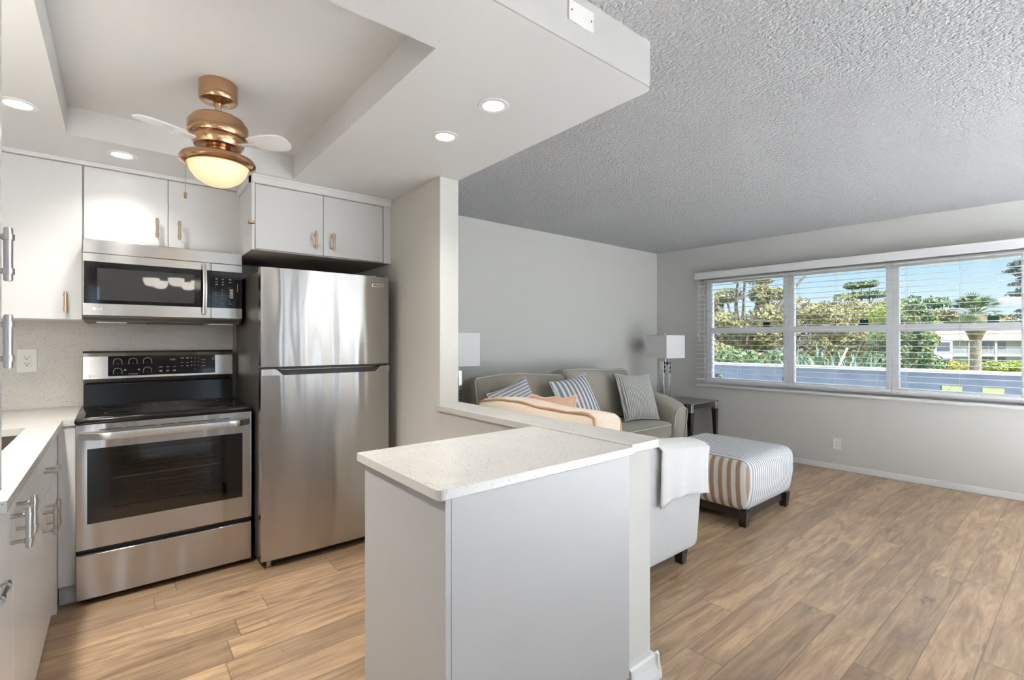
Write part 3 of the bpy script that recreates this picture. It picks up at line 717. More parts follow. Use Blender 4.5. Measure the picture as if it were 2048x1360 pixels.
# ------------------------------------------------------------------ refrigerator
FX0, FX1, FY = .622, 1.388, 2.974
fr_ = thing('refrigerator', 'stainless top-freezer refrigerator standing between the range and partition wall', 'refrigerator', (1.0, 3.35, 0))
MB().box(FX0 + .004, FY + .085, .03, FX1 - .004, 3.74, 1.70).build('body', m_fside, fr_, bevel=.004)
for nm, z0, z1 in (('freezer_door', 1.150, 1.715), ('fridge_door', .052, 1.137)):
    # slightly crowned door front
    prof = []
    for i in range(13):
        t = i / 12; x = FX0 + t * (FX1 - FX0); prof.append((x, FY + .010 * (2 * t - 1) ** 4 + .006 * (2 * t - 1) ** 2))
    prof += [(FX1, FY + .075), (FX0, FY + .075)]
    if nm == 'fridge_door':
        b_ = MB().prism(prof, 2, z0, z1 - .036)
        # notch: the grab recess along the top
        lft = [(q[0], q[1]) for q in prof]
        b_.prism([(FX0, z1 - .036), (FX0 + .115, z1 - .036), (FX0 + .085, z1 - .008), (FX0 + .07, z1), (FX0, z1)], 1, FY + .004, FY + .075)
        b_.prism([(FX1 - .10, z1 - .036), (FX1, z1 - .036), (FX1, z1), (FX1 - .055, z1), (FX1 - .07, z1 - .008)], 1, FY + .004, FY + .075)
        b_.box(FX0 + .11, FY + .05, z1 - .036, FX1 - .09, FY + .075, z1 - .004)
    else: b_ = MB().prism(prof, 2, z0, z1)
    dob = b_.build(nm, m_steel, fr_, smooth=True)
    if nm == 'fridge_door':
        MB().prism([(FX0 + .085, z1 - .007), (FX0 + .117, z1 - .035), (FX1 - .10, z1 - .035), (FX1 - .072, z1 - .007)], 1, FY + .030, FY + .05).build('grab_recess', m_black, dob)
    else:
        MB().box(1.270, FY - .001, 1.646, 1.346, FY + .012, 1.668).build('badge', m_chrome, dob, bevel=.002)
        text_mesh('badge_letters', 'FRIGIDAIRE', .0122, m_slot, dob, (1.275, FY - .0018, 1.6528), (PI / 2, 0, 0))
MB().box(FX0 + .01, FY + .02, 1.138, FX1 - .01, FY + .08, 1.149).build('door_gap', m_black, fr_)
MB().box(1.31, FY + .04, 1.715, 1.37, FY + .11, 1.728).build('hinge_cover', m_fside, fr_, bevel=.003)
MB().box(FX0 + .02, FY + .06, .02, FX1 - .02, FY + .085, .05).build('base_grille', m_black, fr_)
for fx in (FX0 + .05, FX1 - .05): MB().cyl((fx, FY + .06, 0), (fx, FY + .06, .05), .014, n=12).build('leveling_foot', m_nickel, fr_)
for fx in (FX0 + .05, FX1 - .05): MB().cyl((fx, 3.66, 0), (fx, 3.66, .03), .018, n=12).build('leveling_foot', m_black, fr_)

# ------------------------------------------------------------------ peninsula
pn = thing('peninsula_cabinet', 'white peninsula cabinet with plain panel sides under the stone counter', 'cabinet', (1.05, 1.35, 0))
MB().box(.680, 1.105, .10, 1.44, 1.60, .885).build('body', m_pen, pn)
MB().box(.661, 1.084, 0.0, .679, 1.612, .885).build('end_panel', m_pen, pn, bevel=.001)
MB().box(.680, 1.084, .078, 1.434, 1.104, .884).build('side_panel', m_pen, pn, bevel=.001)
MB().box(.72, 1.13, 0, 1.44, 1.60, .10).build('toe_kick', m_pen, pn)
pt = []
def rc(cx, cy, r, a0): return [(cx + r * math.cos(math.radians(a0 + 15 * i)), cy + r * math.sin(math.radians(a0 + 15 * i))) for i in range(7)]
pts = rc(.636 + .02, 1.074 + .02, .02, 180) + [(1.448, 1.074), (1.448, 1.622), (.636, 1.622)]
one(MB().prism(pts, 2, .885, .915), 'countertop', m_quartz, 'white speckled stone countertop on the peninsula cabinet, lower slab', 'countertop', bevel=.0025)
led = [(1.450, 1.062), (1.626, 1.062), (1.640, 1.075), (1.640, 2.468), (1.604, 2.468), (1.604, 2.50), (1.450, 2.50)]
one(MB().prism([(1.449, 1.083), (1.618, 1.083), (1.626, 1.091), (1.640, 1.10), (1.640, 2.60), (1.602, 2.60), (1.602, 2.467), (1.4695, 2.467), (1.4695, 2.494), (1.449, 2.494)], 2, .888, .921),
    'ledge_cap', m_quartz, 'long narrow white stone ledge capping the half wall beside the peninsula', 'countertop', bevel=.0025)
bbp = [(0, 0), (.020, 0), (.020, .018), (.016, .035), (.009, .060), (.007, .088), (0, .096)]
bbm = MB().prism([(1.095 - a, b) for a, b in bbp], 0, 1.45, 1.627).prism([(1.605 + a, b) for a, b in bbp], 1, 1.078, 2.6)
bbm.box(1.45, 1.095, 0, 1.605, 1.115, .096)
struct(bbm, 'baseboard_half_wall', m_white)

# ------------------------------------------------------------------ ceiling fan
FC = (.335, 2.405)
fn = thing('ceiling_fan', 'copper-bronze ceiling fan with a lit frosted glass bowl in the kitchen tray', 'ceiling fan', (FC[0], FC[1], TZ))
MB().lathe([(.0, TZ), (.068, TZ), (.073, TZ - .006), (.073, TZ - .074), (.068, TZ - .080), (.028, TZ - .084), (.020, TZ - .092), (0, TZ - .092)], FC).build('canopy', m_copper, fn, smooth=True)
MB().lathe([(.013, TZ - .085), (.013, 2.262), (.019, 2.258), (.019, 2.250)], FC, 24).build('downrod', m_brass, fn, smooth=True)
MB().lathe([(0, 2.258), (.06, 2.256), (.094, 2.250), (.098, 2.246), (.098, 2.232), (.111, 2.228), (.114, 2.222), (.114, 2.178), (.110, 2.170), (.098, 2.166), (.098, 2.142), (.090, 2.128), (.060, 2.122), (.045, 2.128), (0, 2.128)], FC, 56).build('motor_housing', m_copper, fn, smooth=True)
MB().lathe([(.046, 2.130), (.046, 2.092), (0, 2.092)], FC, 32).build('switch_housing', m_copper, fn, smooth=True)
MB().lathe([(.046, 2.100), (.10, 2.094), (.136, 2.080), (.144, 2.066), (.144, 2.058), (.136, 2.050), (.118, 2.046), (.114, 2.052), (.118, 2.062), (.09, 2.075), (.04, 2.078)], FC, 56).build('light_pan', m_copper, fn, smooth=True)
MB().lathe([(.115, 2.056), (.113, 2.042), (.104, 2.018), (.085, 1.992), (.055, 1.972), (.025, 1.962), (0, 1.960)], FC, 48).build('glass_bowl', m_frost, fn, smooth=True)
for k, a in enumerate([math.radians(q) for q in (80, 200, 320)]):
    ca_, sa_ = math.cos(a), math.sin(a)
    def tp(r_, w_, z_): return (FC[0] + ca_ * r_ - sa_ * w_, FC[1] + sa_ * r_ + ca_ * w_, z_)
    bl = MB(); prof = [(.135, .030), (.155, .040), (.20, .050), (.25, .054), (.275, .052), (.295, .042), (.305, .02)]
    up = [(r_, w_) for r_, w_ in prof] + [(r_, -w_) for r_, w_ in reversed(prof)]
    vs = [tp(r_, w_, 2.150 - w_ * .20) for r_, w_ in up] + [tp(r_, w_, 2.144 - w_ * .20) for r_, w_ in up]; n = len(up)
    bl.add(vs, [tuple(range(n)), tuple(range(2 * n - 1, n - 1, -1))] + [(i, n + i, n + (i + 1) % n, (i + 1) % n) for i in range(n)])
    bo = bl.build('fan_blade', m_white, fn)
    br = MB().add([tp(.09, .014, 2.142), tp(.17, .02, 2.143), tp(.17, -.02, 2.137), tp(.09, -.014, 2.140), tp(.09, .014, 2.137), tp(.17, .02, 2.138), tp(.17, -.02, 2.132), tp(.09, -.014, 2.135)],
                  [(0, 1, 2, 3), (7, 6, 5, 4), (0, 4, 5, 1), (1, 5, 6, 2), (2, 6, 7, 3), (3, 7, 4, 0)]); br.build('blade_bracket', m_white, bo)
vl = Vector((math.sin(THETA), -math.cos(THETA), 0))       # sideways across the view
fw = Vector((math.cos(THETA), math.sin(THETA), 0))
c1 = Vector((FC[0], FC[1], 0)) - vl * .108 - fw * .05; c2 = Vector((FC[0], FC[1], 0)) + vl * .088 + fw * .10
ch = MB().cyl((c1.x, c1.y, 1.918), (c1.x, c1.y, 2.064), .0014, n=6).build('pull_chain', m_brass, fn)
MB().cyl((c1.x, c1.y, 1.898), (c1.x, c1.y, 1.920), .0055, n=10).build('chain_pull', m_copper, ch)
ch = MB().cyl((c2.x, c2.y, 1.84), (c2.x, c2.y, 2.055), .0012, n=6).build('pull_chain', m_cord, fn)
MB().cyl((c2.x - .0, c2.y, 1.828), (c2.x, c2.y, 1.840), .0145, n=20).build('chain_pull', m_brass, ch)

# ------------------------------------------------------------------ recessed downlights
dl = [((1.201, 1.591), 'round recessed ceiling light, lit, nearer of the pair above the peninsula'), ((1.205, 1.978), 'round recessed ceiling light, lit, farther of the pair above the peninsula'),
      ((.017, 3.244), 'round recessed ceiling light, lit, above the microwave cabinets beside the fan'), ((-.317, 2.814), 'round recessed ceiling light, lit, at the left edge over the sink')]
dl += [((-.32, 1.90), 'added recessed fill light over the left counter, just out of frame'), ((-.32, 1.30), 'added recessed fill light over the left counter, nearest the viewpoint')]  # two unseen fill lights added to light the kitchen from the left
first = None
for ((x, y), lab), pw in zip(dl, (12, 20, 11, 22, 110, 98)):
    if first is None:
        r_ = thing('recessed_light', lab, 'ceiling light', (x, y, SO), group='recessed lights in the kitchen soffit')
        MB().lathe([(.044, -.004), (.062, -.003), (.064, 0), (.044, -.0005)], (0, 0), 40).build('trim_ring', m_white, r_, world=False, smooth=True)
        MB().lathe([(.0, -.0022), (.044, -.0022), (.045, 0), (0, 0)], (0, 0), 40).build('lens', m_lampon, r_, world=False)
        first = r_
    else:
        r_ = copy_tree(first); r_.location = (x, y, SO); r_['label'] = lab
    l_ = bpy.data.lights.new('downlight', 'SPOT'); l_.energy = pw; l_.color = (1, .95, .865); l_.shadow_soft_size = .045; l_.spot_size = 2.35; l_.spot_blend = 1.0
    lo = bpy.data.objects.new('downlight', l_); COL.objects.link(lo); lo.location = (x, y, SO - .012)

# ------------------------------------------------------------------ chandelier (seen mirrored in the microwave door)
cx, cy = .50, .20
chn = thing('chandelier', 'dark metal chandelier with white glass cups, mirrored in the microwave door', 'chandelier', (cx, cy, CE))
MB().lathe([(0, CE), (.06, CE), (.055, CE - .02), (.015, CE - .03), (.008, CE - .05), (.008, 2.02), (.02, 2.0), (.028, 1.93), (.012, 1.84), (.018, 1.80), (0, 1.78)], (cx, cy), 20).build('stem', m_iron, chn, smooth=True)
for k in range(5):
    a = 2 * PI * k / 5 + .35; dx, dy = math.cos(a), math.sin(a)
    pts = [(cx + dx * r, cy + dy * r, z) for r, z in ((.01, 1.86), (.06, 1.82), (.13, 1.80), (.19, 1.82), (.22, 1.86), (.225, 1.89))]
    ao = MB().tube(pts, .007, 8).build('arm', m_iron, chn, smooth=True)
    qx, qy = cx + dx * .225, cy + dy * .225
    MB().lathe([(.0, 1.89), (.03, 1.89), (.055, 1.905), (.070, 1.935), (.074, 1.975), (.071, 1.975), (.066, 1.936), (.05, 1.91), (0, 1.897)], (qx, qy), 24).build('glass_cup', m_shadeglow, ao, smooth=True)
    l_ = bpy.data.lights.new('chandelier_bulb', 'POINT'); l_.energy = 1; l_.color = (.96, .98, 1); l_.shadow_soft_size = .02
    lo = bpy.data.objects.new('chandelier_bulb', l_); COL.objects.link(lo); lo.location = (qx, qy, 1.945)

# unseen fill bowls added behind the viewpoint to brighten the room
for (x, y) in ((4.3, -1.8), (3.1, -2.5), (5.0, -2.6)):
    cb = thing('added_fill_bowl', 'added white bowl fill light behind the viewpoint', 'ceiling light', (x, y, CE), group='added fill bowls behind the viewpoint')
    MB().lathe([(0, CE), (.07, CE), (.07, CE - .02), (.012, CE - .03), (.012, 1.95)], (x, y), 24).build('canopy', m_nickel, cb, smooth=True)
    MB().lathe([(.20, 2.02), (.19, 1.98), (.14, 1.93), (.07, 1.905), (0, 1.90)], (x, y), 32).build('glass_bowl', m_shadeglow, cb, smooth=True)
    l_ = bpy.data.lights.new('fill_bowl_lamp', 'POINT'); l_.energy = 330; l_.color = (.90, .955, 1); l_.shadow_soft_size = .05
    lo = bpy.data.objects.new('fill_bowl_lamp', l_); COL.objects.link(lo); lo.location = (x, y, 1.95)

for (x, y) in ((2.6, -2.4), (3.4, -1.6), (4.9, -2.0), (4.2, -1.6)):  # unseen fill spots added to bounce light off the floor
    r_ = copy_tree(first); r_.location = (x, y, CE); r_['label'] = 'added recessed fill spot aimed at the floor behind the viewpoint'; r_['group'] = 'added fill spots behind the viewpoint'
    l_ = bpy.data.lights.new('floor_fill_spot', 'SPOT'); l_.energy = 2000; l_.color = (.92, .96, 1); l_.shadow_soft_size = .045; l_.spot_size = math.radians(66); l_.spot_blend = .5
    lo = bpy.data.objects.new('floor_fill_spot', l_); COL.objects.link(lo); lo.location = (x, y, CE - .012)

# ================================================================== LIVING ROOM
def pillow(name, label, loc, rot, w, h, t, m, pipe=None, group=None, wavy=0., cat='pillow'):
    r_ = thing(name, label, cat, loc, rot=rot, group=group)
    N = 22; vs = []; fs = []; rim = []
    def P2(u, v):
        f = 1 - .10 * (1 - v * v) * u * u; gx = 1 - .10 * (1 - u * u) * v * v
        wob = wavy * math.sin(u * 7 + 1) * (1 if v > 0 else .3) * abs(v) ** 6
        return u * w / 2 * (1 - .09 * (1 - v * v) * abs(u) ** 3), v * h / 2 * (1 - .09 * (1 - u * u) * abs(v) ** 3) + wob
    for sgn in (1, -1):
        for j in range(N + 1):
            for i in range(N + 1):
                u, v = -1 + 2 * i / N, -1 + 2 * j / N
                u = math.sin(u * PI / 2); v = math.sin(v * PI / 2)
                x, y = P2(u, v); th = t / 2 * (max(0, 1 - u * u) ** .45) * (max(0, 1 - v * v) ** .45)
                th *= 1 + .05 * math.sin(3 * u + 2 * v)
                vs.append((x, y, sgn * th))
    n1 = (N + 1) ** 2
    for s_ in (0, 1):
        for j in range(N):
            for i in range(N):
                a = s_ * n1 + j * (N + 1) + i; q = (a, a + 1, a + N + 2, a + N + 1); fs.append(q if s_ == 0 else q[::-1])
    b = MB().add(vs, fs); o = b.build('cover', m, r_, world=False, smooth=True)
    bm = bmesh.new(); bm.from_mesh(o.data); bmesh.ops.remove_doubles(bm, verts=bm.verts, dist=.0004); bm.to_mesh(o.data); bm.free()
    if pipe:
        per = [(-1 + 2 * i / N, -1) for i in range(N)] + [(1, -1 + 2 * i / N) for i in range(N)] + [(1 - 2 * i / N, 1) for i in range(N)] + [(-1, 1 - 2 * i / N) for i in range(N)]
        pts = [(*P2(math.sin(u * PI / 2), math.sin(v * PI / 2)), 0) for u, v in per]
        MB().tube(pts, .0055, 7, closed=True).build('piping', pipe, r_, world=False, smooth=True)
    return r_

# --- sofa against the back wall
sf_ = thing('sofa', 'grey-brown fabric sofa with pale piping against the far living room wall', 'sofa', (3.45, 3.2, 0))
SXa, SXb, SYf, SYb = 2.20, 4.59, 2.74, 3.62
MB().rbox(((SXa + SXb) / 2, (SYf + SYb) / 2 + .01, .20), ((SXb - SXa) / 2 - .02, (SYb - SYf) / 2 - .02, .11), .03, cs=2, ms=2).build('base', m_sofa, sf_, smooth=True)
MB().rbox(((SXa + SXb) / 2, SYb - .09, .52), ((SXb - SXa) / 2 - .10, .085, .29), .06, cs=3, ms=3).build('back_frame', m_sofa, sf_, smooth=True)
xm = 3.42
for (a, b) in ((2.43, xm), (xm, 4.35)):
    so = MB().rbox(((a + b) / 2, 3.06, .395), ((b - a) / 2 - .003, .31, .08), .035, (0, .012, .02), 3, 8).build('seat_cushion', m_sofa, sf_, smooth=True)
    y = 3.06 - .322; MB().tube([(a + .02, y + .012, .452), (a + .1, y, .456), ((a + b) / 2, y - .008, .458), (b - .1, y, .456), (b - .02, y + .012, .452)], .005, 6).build('piping', m_pipew, so, smooth=True)
def lean(ax_, zc, yc):
    R_ = Matrix.Rotation(ax_, 4, 'X')
    def f(p): return R_ @ p
    return f
for (a, b, zc, yc, an) in ((2.27, 3.33, .735, 3.34, -.20), (3.30, 4.32, .745, 3.33, -.24)):
    def fn_(p, an=an, hw=(b - a) / 2):
        z_ = p.z + .018 * math.sin(p.x * 5 + a) * (1 if p.z > 0 else 0) * max(0, p.z / .25)
        q = Matrix.Rotation(an, 4, 'X') @ Vector((p.x, p.y, z_)); return q
    bo = MB().rbox(((a + b) / 2, yc, zc), ((b - a) / 2, .115, .255), .06, (.01, .045, .012), 4, 10, fn_).build('back_cushion', m_sofa, sf_, smooth=True)
    pts = []
    hw, hh_ = (b - a) / 2 - .018, .237
    for (u, v) in [(-1, -1), (-1, -.5), (-1, 0), (-1, .5), (-1, .86), (-.96, 1), (-.5, 1.0), (0, 1.02), (.5, 1.0), (.96, 1), (1, .86), (1, .5), (1, 0), (1, -.5), (1, -1)]:
        q = fn_(Vector((u * hw, -.100, v * hh_))); pts.append(q + Vector(((a + b) / 2, yc, zc)))
    MB().tube(pts, .005, 6).build('piping', m_pipew, bo, smooth=True)
for sgn, xc in ((-1, 2.32), (1, 4.465)):
    def af(p, sgn=sgn):
        # rolled, flaring arm that slopes down to the front
        t = (p.z + .27) / .54; x = p.x + sgn * .045 * t * t; z = p.z - (.10 * max(0, -p.y / .43) ** 2 if p.z > 0 else 0) * t + .02 * t * (p.y / .43)
        return Vector((x, p.y, z))
    ao = MB().rbox((xc, 3.17, .43), (.115, .43, .315), .065, (.0, .01, .0), 4, 8, af).build('armrest', m_sofa, sf_, smooth=True)
    pts = []
    for (u, v) in [(1, -1), (1, -.4), (1, .2), (1, .7), (.9, .93), (.6, 1), (0, 1.02), (-.6, 1), (-.9, .93), (-1, .7), (-1, .2)]:
        q = af(Vector((sgn * u * .108, -.425, v * .29))); pts.append(q + Vector((xc, 3.17, .43)))
    MB().tube(pts, .005, 6).build('piping', m_pipew, ao, smooth=True)
for fx in (SXa + .12, SXb - .12):
    for fy in (SYf + .08, SYb - .08): MB().cyl((fx, fy, 0), (fx, fy, .11), .022, .032, 10).build('leg', m_darkwood, sf_)
pillow('throw_pillow', 'pillow with thin grey stripes leaning at the left of the grey sofa', (2.50, 2.98, .74), (math.radians(68), math.radians(-14), math.radians(8)), .46, .44, .15, m_pil1, m_pipew, group='throw pillows on the grey sofa')
pillow('throw_pillow', 'pillow with bold blue-grey and white stripes at the middle of the sofa', (3.20, 2.98, .735), (math.radians(66), math.radians(-6), math.radians(4)), .50, .50, .15, m_pil2, m_pipew, group='throw pillows on the grey sofa')
pillow('throw_pillow', 'ribbed grey knit pillow leaning at the right arm of the sofa', (4.10, 3.00, .725), (math.radians(70), math.radians(3), math.radians(-6)), .50, .48, .17, m_pil3, m_pipew, group='throw pillows on the grey sofa')

# --- end tables and lamps
def end_table(loc, label):
    r_ = thing('end_table', label, 'side table', loc, group='dark end tables beside the sofa')
    w, d, h_ = .60, .52, .60
    MB().box(-w / 2, -d / 2, h_ - .012, w / 2, d / 2, h_).build('glass_top', m_tglass, r_, world=False, bevel=.003)
    MB().box(-w / 2 + .03, -d / 2 + .012, h_ - .062, w / 2 - .03, -d / 2 + .030, h_ - .013).box(-w / 2 + .03, d / 2 - .03, h_ - .062, w / 2 - .03, d / 2 - .012, h_ - .013).box(-w / 2 + .012, -d / 2 + .03, h_ - .062, -w / 2 + .03, d / 2 - .03, h_ - .013).box(w / 2 - .03, -d / 2 + .03, h_ - .062, w / 2 - .012, d / 2 - .03, h_ - .013).build('apron', m_darkwood, r_, world=False)
    for sx in (-1, 1):
        for sy in (-1, 1):
            lg_ = MB(); X0 = sx * (w / 2 - .004); Y0 = sy * (d / 2 - .004); t_ = .058; b_ = .032
            lg_.add([(X0, Y0, h_ - .095), (X0 - sx * t_, Y0, h_ - .095), (X0 - sx * t_, Y0 - sy * t_, h_ - .095), (X0, Y0 - sy * t_, h_ - .095),
                     (X0 - sx * .008, Y0 - sy * .008, 0), (X0 - sx * b_, Y0 - sy * .008, 0), (X0 - sx * b_, Y0 - sy * b_, 0), (X0 - sx * .008, Y0 - sy * b_, 0)],
                    [(0, 1, 2, 3), (4, 7, 6, 5), (0, 4, 5, 1), (1, 5, 6, 2), (2, 6, 7, 3), (3, 7, 4, 0)])
            lo = lg_.build('leg', m_darkwood, r_, world=False, bevel=.004)
            MB().box(X0 + sx * .001, Y0 + sy * .001, h_ - .096, X0 - sx * (t_ + .002), Y0 - sy * (t_ + .002), h_ - .014).build('corner_bracket', m_nickel, lo, world=False, bevel=.003)
    return r_
def table_lamp(loc, rz, label):
    r_ = thing('table_lamp', label, 'lamp', loc, rz, group='chrome table lamps with white shades')
    MB().box(-.075, -.05, 0, .075, .05, .025).build('base', m_chrome, r_, world=False, bevel=.002)
    f = MB().box(-.062, -.03, .025, -.030, .03, .455).box(.030, -.03, .025, .062, .03, .455).box(-.030, -.03, .405, .030, .03, .455).box(-.030, -.03, .025, .030, .03, .05)
    f.build('frame', m_chrome, r_, world=False, bevel=.003)
    MB().cyl((0, 0, .455), (0, 0, .52), .007, n=12).build('stem', m_nickel, r_, world=False)
    a0, a1, z0, z1 = .155, .155, .495, .76
    sh = MB(); w = .003
    for s_ in (1, -1):
        sh.box(-a0, s_ * a0, z0, a0, s_ * (a0 - w), z1); sh.box(s_ * a0, -a0, z0, s_ * (a0 - w), a0, z1)
    sho = sh.build('lamp_shade', m_shade, r_, world=False)
    MB().box(-a0, -.002, z1 - .02, a0, .002, z1 - .016).box(-.002, -a0, z1 - .02, .002, a0, z1 - .016).build('shade_spider', m_nickel, sho, world=False)
    MB().cyl((0, 0, z1 - .02), (0, 0, z1 + .022), .005, n=10).cyl((0, 0, z1 + .018), (0, 0, z1 + .03), .008, n=10).build('finial', m_chrome, r_, world=False)
    return r_
end_table((5.165, 3.11, 0), 'dark wood end table with metal corners and glass top, right of the sofa')
end_table((1.885, 3.36, 0), 'dark wood end table left of the sofa, hidden behind the partition wall')
table_lamp((5.01, 3.27, .60), math.radians(-8), 'chrome table lamp with a square white shade right of the sofa')
table_lamp((2.13, 3.36, .60), math.radians(-2), 'table lamp with a square white shade left of the sofa, half behind the wall')

# --- upholstered chair by the half wall, seen from behind and its side
ac = thing('armchair', 'wide pale grey armchair with beige back cushion behind the half wall', 'armchair', (2.2, 2.1, 0))
AX0, AX1, AY0, AY1 = 1.70, 2.66, 1.475, 2.66
def armf(p):
    # top slopes gently to the front and the outer side leans in at the front edge
    t = max(0, (p.z + .05) / .4); z = p.z - .075 * t * ((p.x + .46) / .92) ** 1.2 if p.x > -.46 else p.z
    x = p.x + .05 * max(0, p.z / .36) * max(0, p.x / .46) - .05 * max(0, -p.z / .33) * max(0, p.x / .46)
    return Vector((x, p.y, z))
for (yc) in (AY0 + .085, AY1 - .085):
    MB().rbox((2.18, yc, .44), (.475, .085, .335), .05, (0, .008, .0), 4, 8, armf).build('armrest', m_arm, ac, smooth=True)
MB().rbox((1.80, (AY0 + AY1) / 2, .48), (.10, (AY1 - AY0) / 2 - .02, .37), .05, (0, 0, 0), 3, 6).build('back_frame', m_arm, ac, smooth=True)
MB().rbox((2.2, (AY0 + AY1) / 2, .22), (.42, (AY1 - AY0) / 2 - .10, .09), .03, cs=2, ms=3).build('base', m_arm, ac, smooth=True)
MB().rbox((2.28, (AY0 + AY1) / 2, .38), (.38, (AY1 - AY0) / 2 - .172, .08), .04, (0.01, 0, .02), 3, 6).build('seat_cushion', m_beige, ac, smooth=True)
CBx, CBy, CBz = 1.90, 2.075, .70
def cbf(p):
    q = Vector((p.x, p.y, p.z + .008 * math.sin(p.y * 9) * (1 if p.z > 0 else 0)))
    q.z -= .02 * max(0, abs(p.y) / .56) ** 3 * (1 if p.z > 0 else 0)
    return Matrix.Rotation(.10, 4, 'Y') @ q
bc = MB().rbox((CBx, CBy, CBz), (.105, .51, .235), .045, (.045, .012, .012), 4, 12, cbf).build('back_cushion', m_beige, ac, smooth=True)
for xo, mm in ((-.10, m_pipeb), (.10, m_pipeb)):
    pts = []
    for (u, v) in [(-1, -.9), (-1, 0), (-1, .7), (-.975, .94), (-.9, 1)] + [(-.9 + .1 * i, 1.0) for i in range(1, 18)] + [(.9, 1), (.975, .94), (1, .7), (1, 0), (1, -.9)]:
        q = cbf(Vector((xo, u * .498, v * .224))); q.z += .003 * math.sin(u * 13); pts.append(q + Vector((CBx, CBy, CBz)))
    MB().tube(pts, .0075, 7).build('piping', mm, bc, smooth=True)
def taper_leg(x, y, h_, t, b, parent, mm, sx=0, sy=0):
    MB().add([(x - t, y - t, h_), (x + t, y - t, h_), (x + t, y + t, h_), (x - t, y + t, h_), (x - b + sx, y - b + sy, 0), (x + b + sx, y - b + sy, 0), (x + b + sx, y + b + sy, 0), (x - b + sx, y + b + sy, 0)],
             [(0, 3, 2, 1), (4, 5, 6, 7), (0, 1, 5, 4), (1, 2, 6, 5), (2, 3, 7, 6), (3, 0, 4, 7)]).build('leg', mm, parent, bevel=.004)
for x in (1.78, 2.555):
    for y in (AY0 + .09, AY1 - .09): taper_leg(x, y, .155, .036, .023, ac, m_darkwood)
pillow('throw_pillow', 'small terracotta pillow with wavy peach edge behind the beige chair cushion', (2.13, 2.20, .80), (math.radians(80), 0, math.radians(-50)), .30, .30, .10, m_peach, m_pipep, wavy=.006)
# throw draped over the chair arm: top strip and hanging side
th = MB(); vs = []; fs = []; NU, NV = 26, 30
rows = []
for j in range(NV + 1):
    t = j / NV
    for i in range(NU + 1):
        u = i / NU; x = 2.20 + u * .47 + (.01 * math.sin(t * 6))
        ztop = .782 - .078 * ((x - 1.72) / .92) ** 1.15 - .0
        # path: inner side, over the top, down the outer side
        L = t * .62
        if L < .16: y = AY0 + .175; z = ztop - .16 + L
        elif L < .16 + .175: y = AY0 + .175 - (L - .16); z = ztop + .010 * math.sin((L - .16) / .175 * PI) + .004
        else:
            dz = L - .335; y = AY0 - .030 - .006 * math.sin(dz * 14 + u * 3) * (dz / .3) ; z = ztop - dz * (1.0 + .10 * math.sin(u * PI) * -1) - .03 * (1 - u) * (dz / .285)
            x += -.03 * (dz / .285) * (1 - u) + .012 * (dz / .285) * math.sin(u * 9) - .02 * u * (dz / .285)
            y -= .007 * (1 + math.sin(u * 17 + 1)) * (dz / .285)
        vs.append((x, y, z))
for j in range(NV):
    for i in range(NU): a = j * (NU + 1) + i; fs.append((a, a + 1, a + NU + 2, a + NU + 1))
th.add(vs, fs); tho = one(th, 'throw_blanket', m_throw, 'white knitted throw draped over the arm of the pale armchair', 'blanket', smooth=True, solid=.008)

# --- ottoman
OX0, OX1, OY0, OY1 = 3.325, 4.125, 1.525, 2.30
ot = thing('ottoman', 'square striped ottoman with tan and grey stripes on short dark legs', 'ottoman', ((OX0 + OX1) / 2, (OY0 + OY1) / 2, 0))
def otf(p):
    q = Vector(p); k = 1 - .055 * max(0, -p.z / .18) ; return Vector((q.x * k, q.y * k, q.z))
MB().rbox((0, 0, .290), ((OX1 - OX0) / 2, (OY1 - OY0) / 2, .185), .075, (.012, .012, .016), 5, 10, otf).build('cushion', m_ott, ot, world=False, smooth=True)
MB().box(-.345, -.335, .06, .345, .335, .12).build('frame', m_darkwood, ot, world=False)
for sx in (-1, 1):
    for sy in (-1, 1): 
        x, y = sx * .335, sy * .325
        MB().add([(x - .035, y - .035, .115), (x + .035, y - .035, .115), (x + .035, y + .035, .115), (x - .035, y + .035, .115), (x - .024, y - .024, 0), (x + .024, y - .024, 0), (x + .024, y + .024, 0), (x - .024, y + .024, 0)],
                 [(0, 3, 2, 1), (4, 5, 6, 7), (0, 1, 5, 4), (1, 2, 6, 5), (2, 3, 7, 6), (3, 0, 4, 7)]).build('leg', m_darkwood, ot, world=False, bevel=.004)

# ================================================================== OUTSIDE
GZ = -3.6
lawn = one(MB().box(6.0, -70, GZ - .2, 170, 60, GZ), 'lawn', m_grass, 'sunlit green lawn beyond the balcony wall', 'lawn')
lawn['kind'] = 'stuff'
struct(wl(MB().box(-2.5, .26, -.25, 8, 1.45, -.06)), 'floor_walkway', m_conc)
struct(MB().box(-8, -16, -.25, 12, YB - .1, -.06), 'floor_bounce_outside', mat('pale_bounce_slab', (.62, .61, .58), .9))  # unseen slab added to bounce sunlight in through the rear openings
# parapet with slots
pp = thing('balcony_parapet', 'balcony wall tinted blue as shade, with a white cap outside the window', 'balcony wall', tuple(WO + WE * 2 + WN * 1.45 + Vector((0, 0, -.06))), WROT)
b = MB(); prev = -2.5
slots = [(.72 - .62, .84 - .62), (1.47 - .44, 1.57 - .44), (2.65, 2.83), (2.98, 3.15)]
PD0, PD1 = 1.45, 1.60; sz0, sz1 = .62, .80
for a0, a1 in slots: b.box(prev, PD0, sz0, a0, PD1, sz1); prev = a1
b.box(prev, PD0, sz0, 8, PD1, sz1).box(-2.5, PD0, -.25, 8, PD1, sz0).box(-2.5, PD0, sz1, 8, PD1, .94)
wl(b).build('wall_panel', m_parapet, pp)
wl(MB().box(-2.5, PD0 - .03, .94, 8, PD1 + .03, .97)).build('cap', m_stucco, pp)

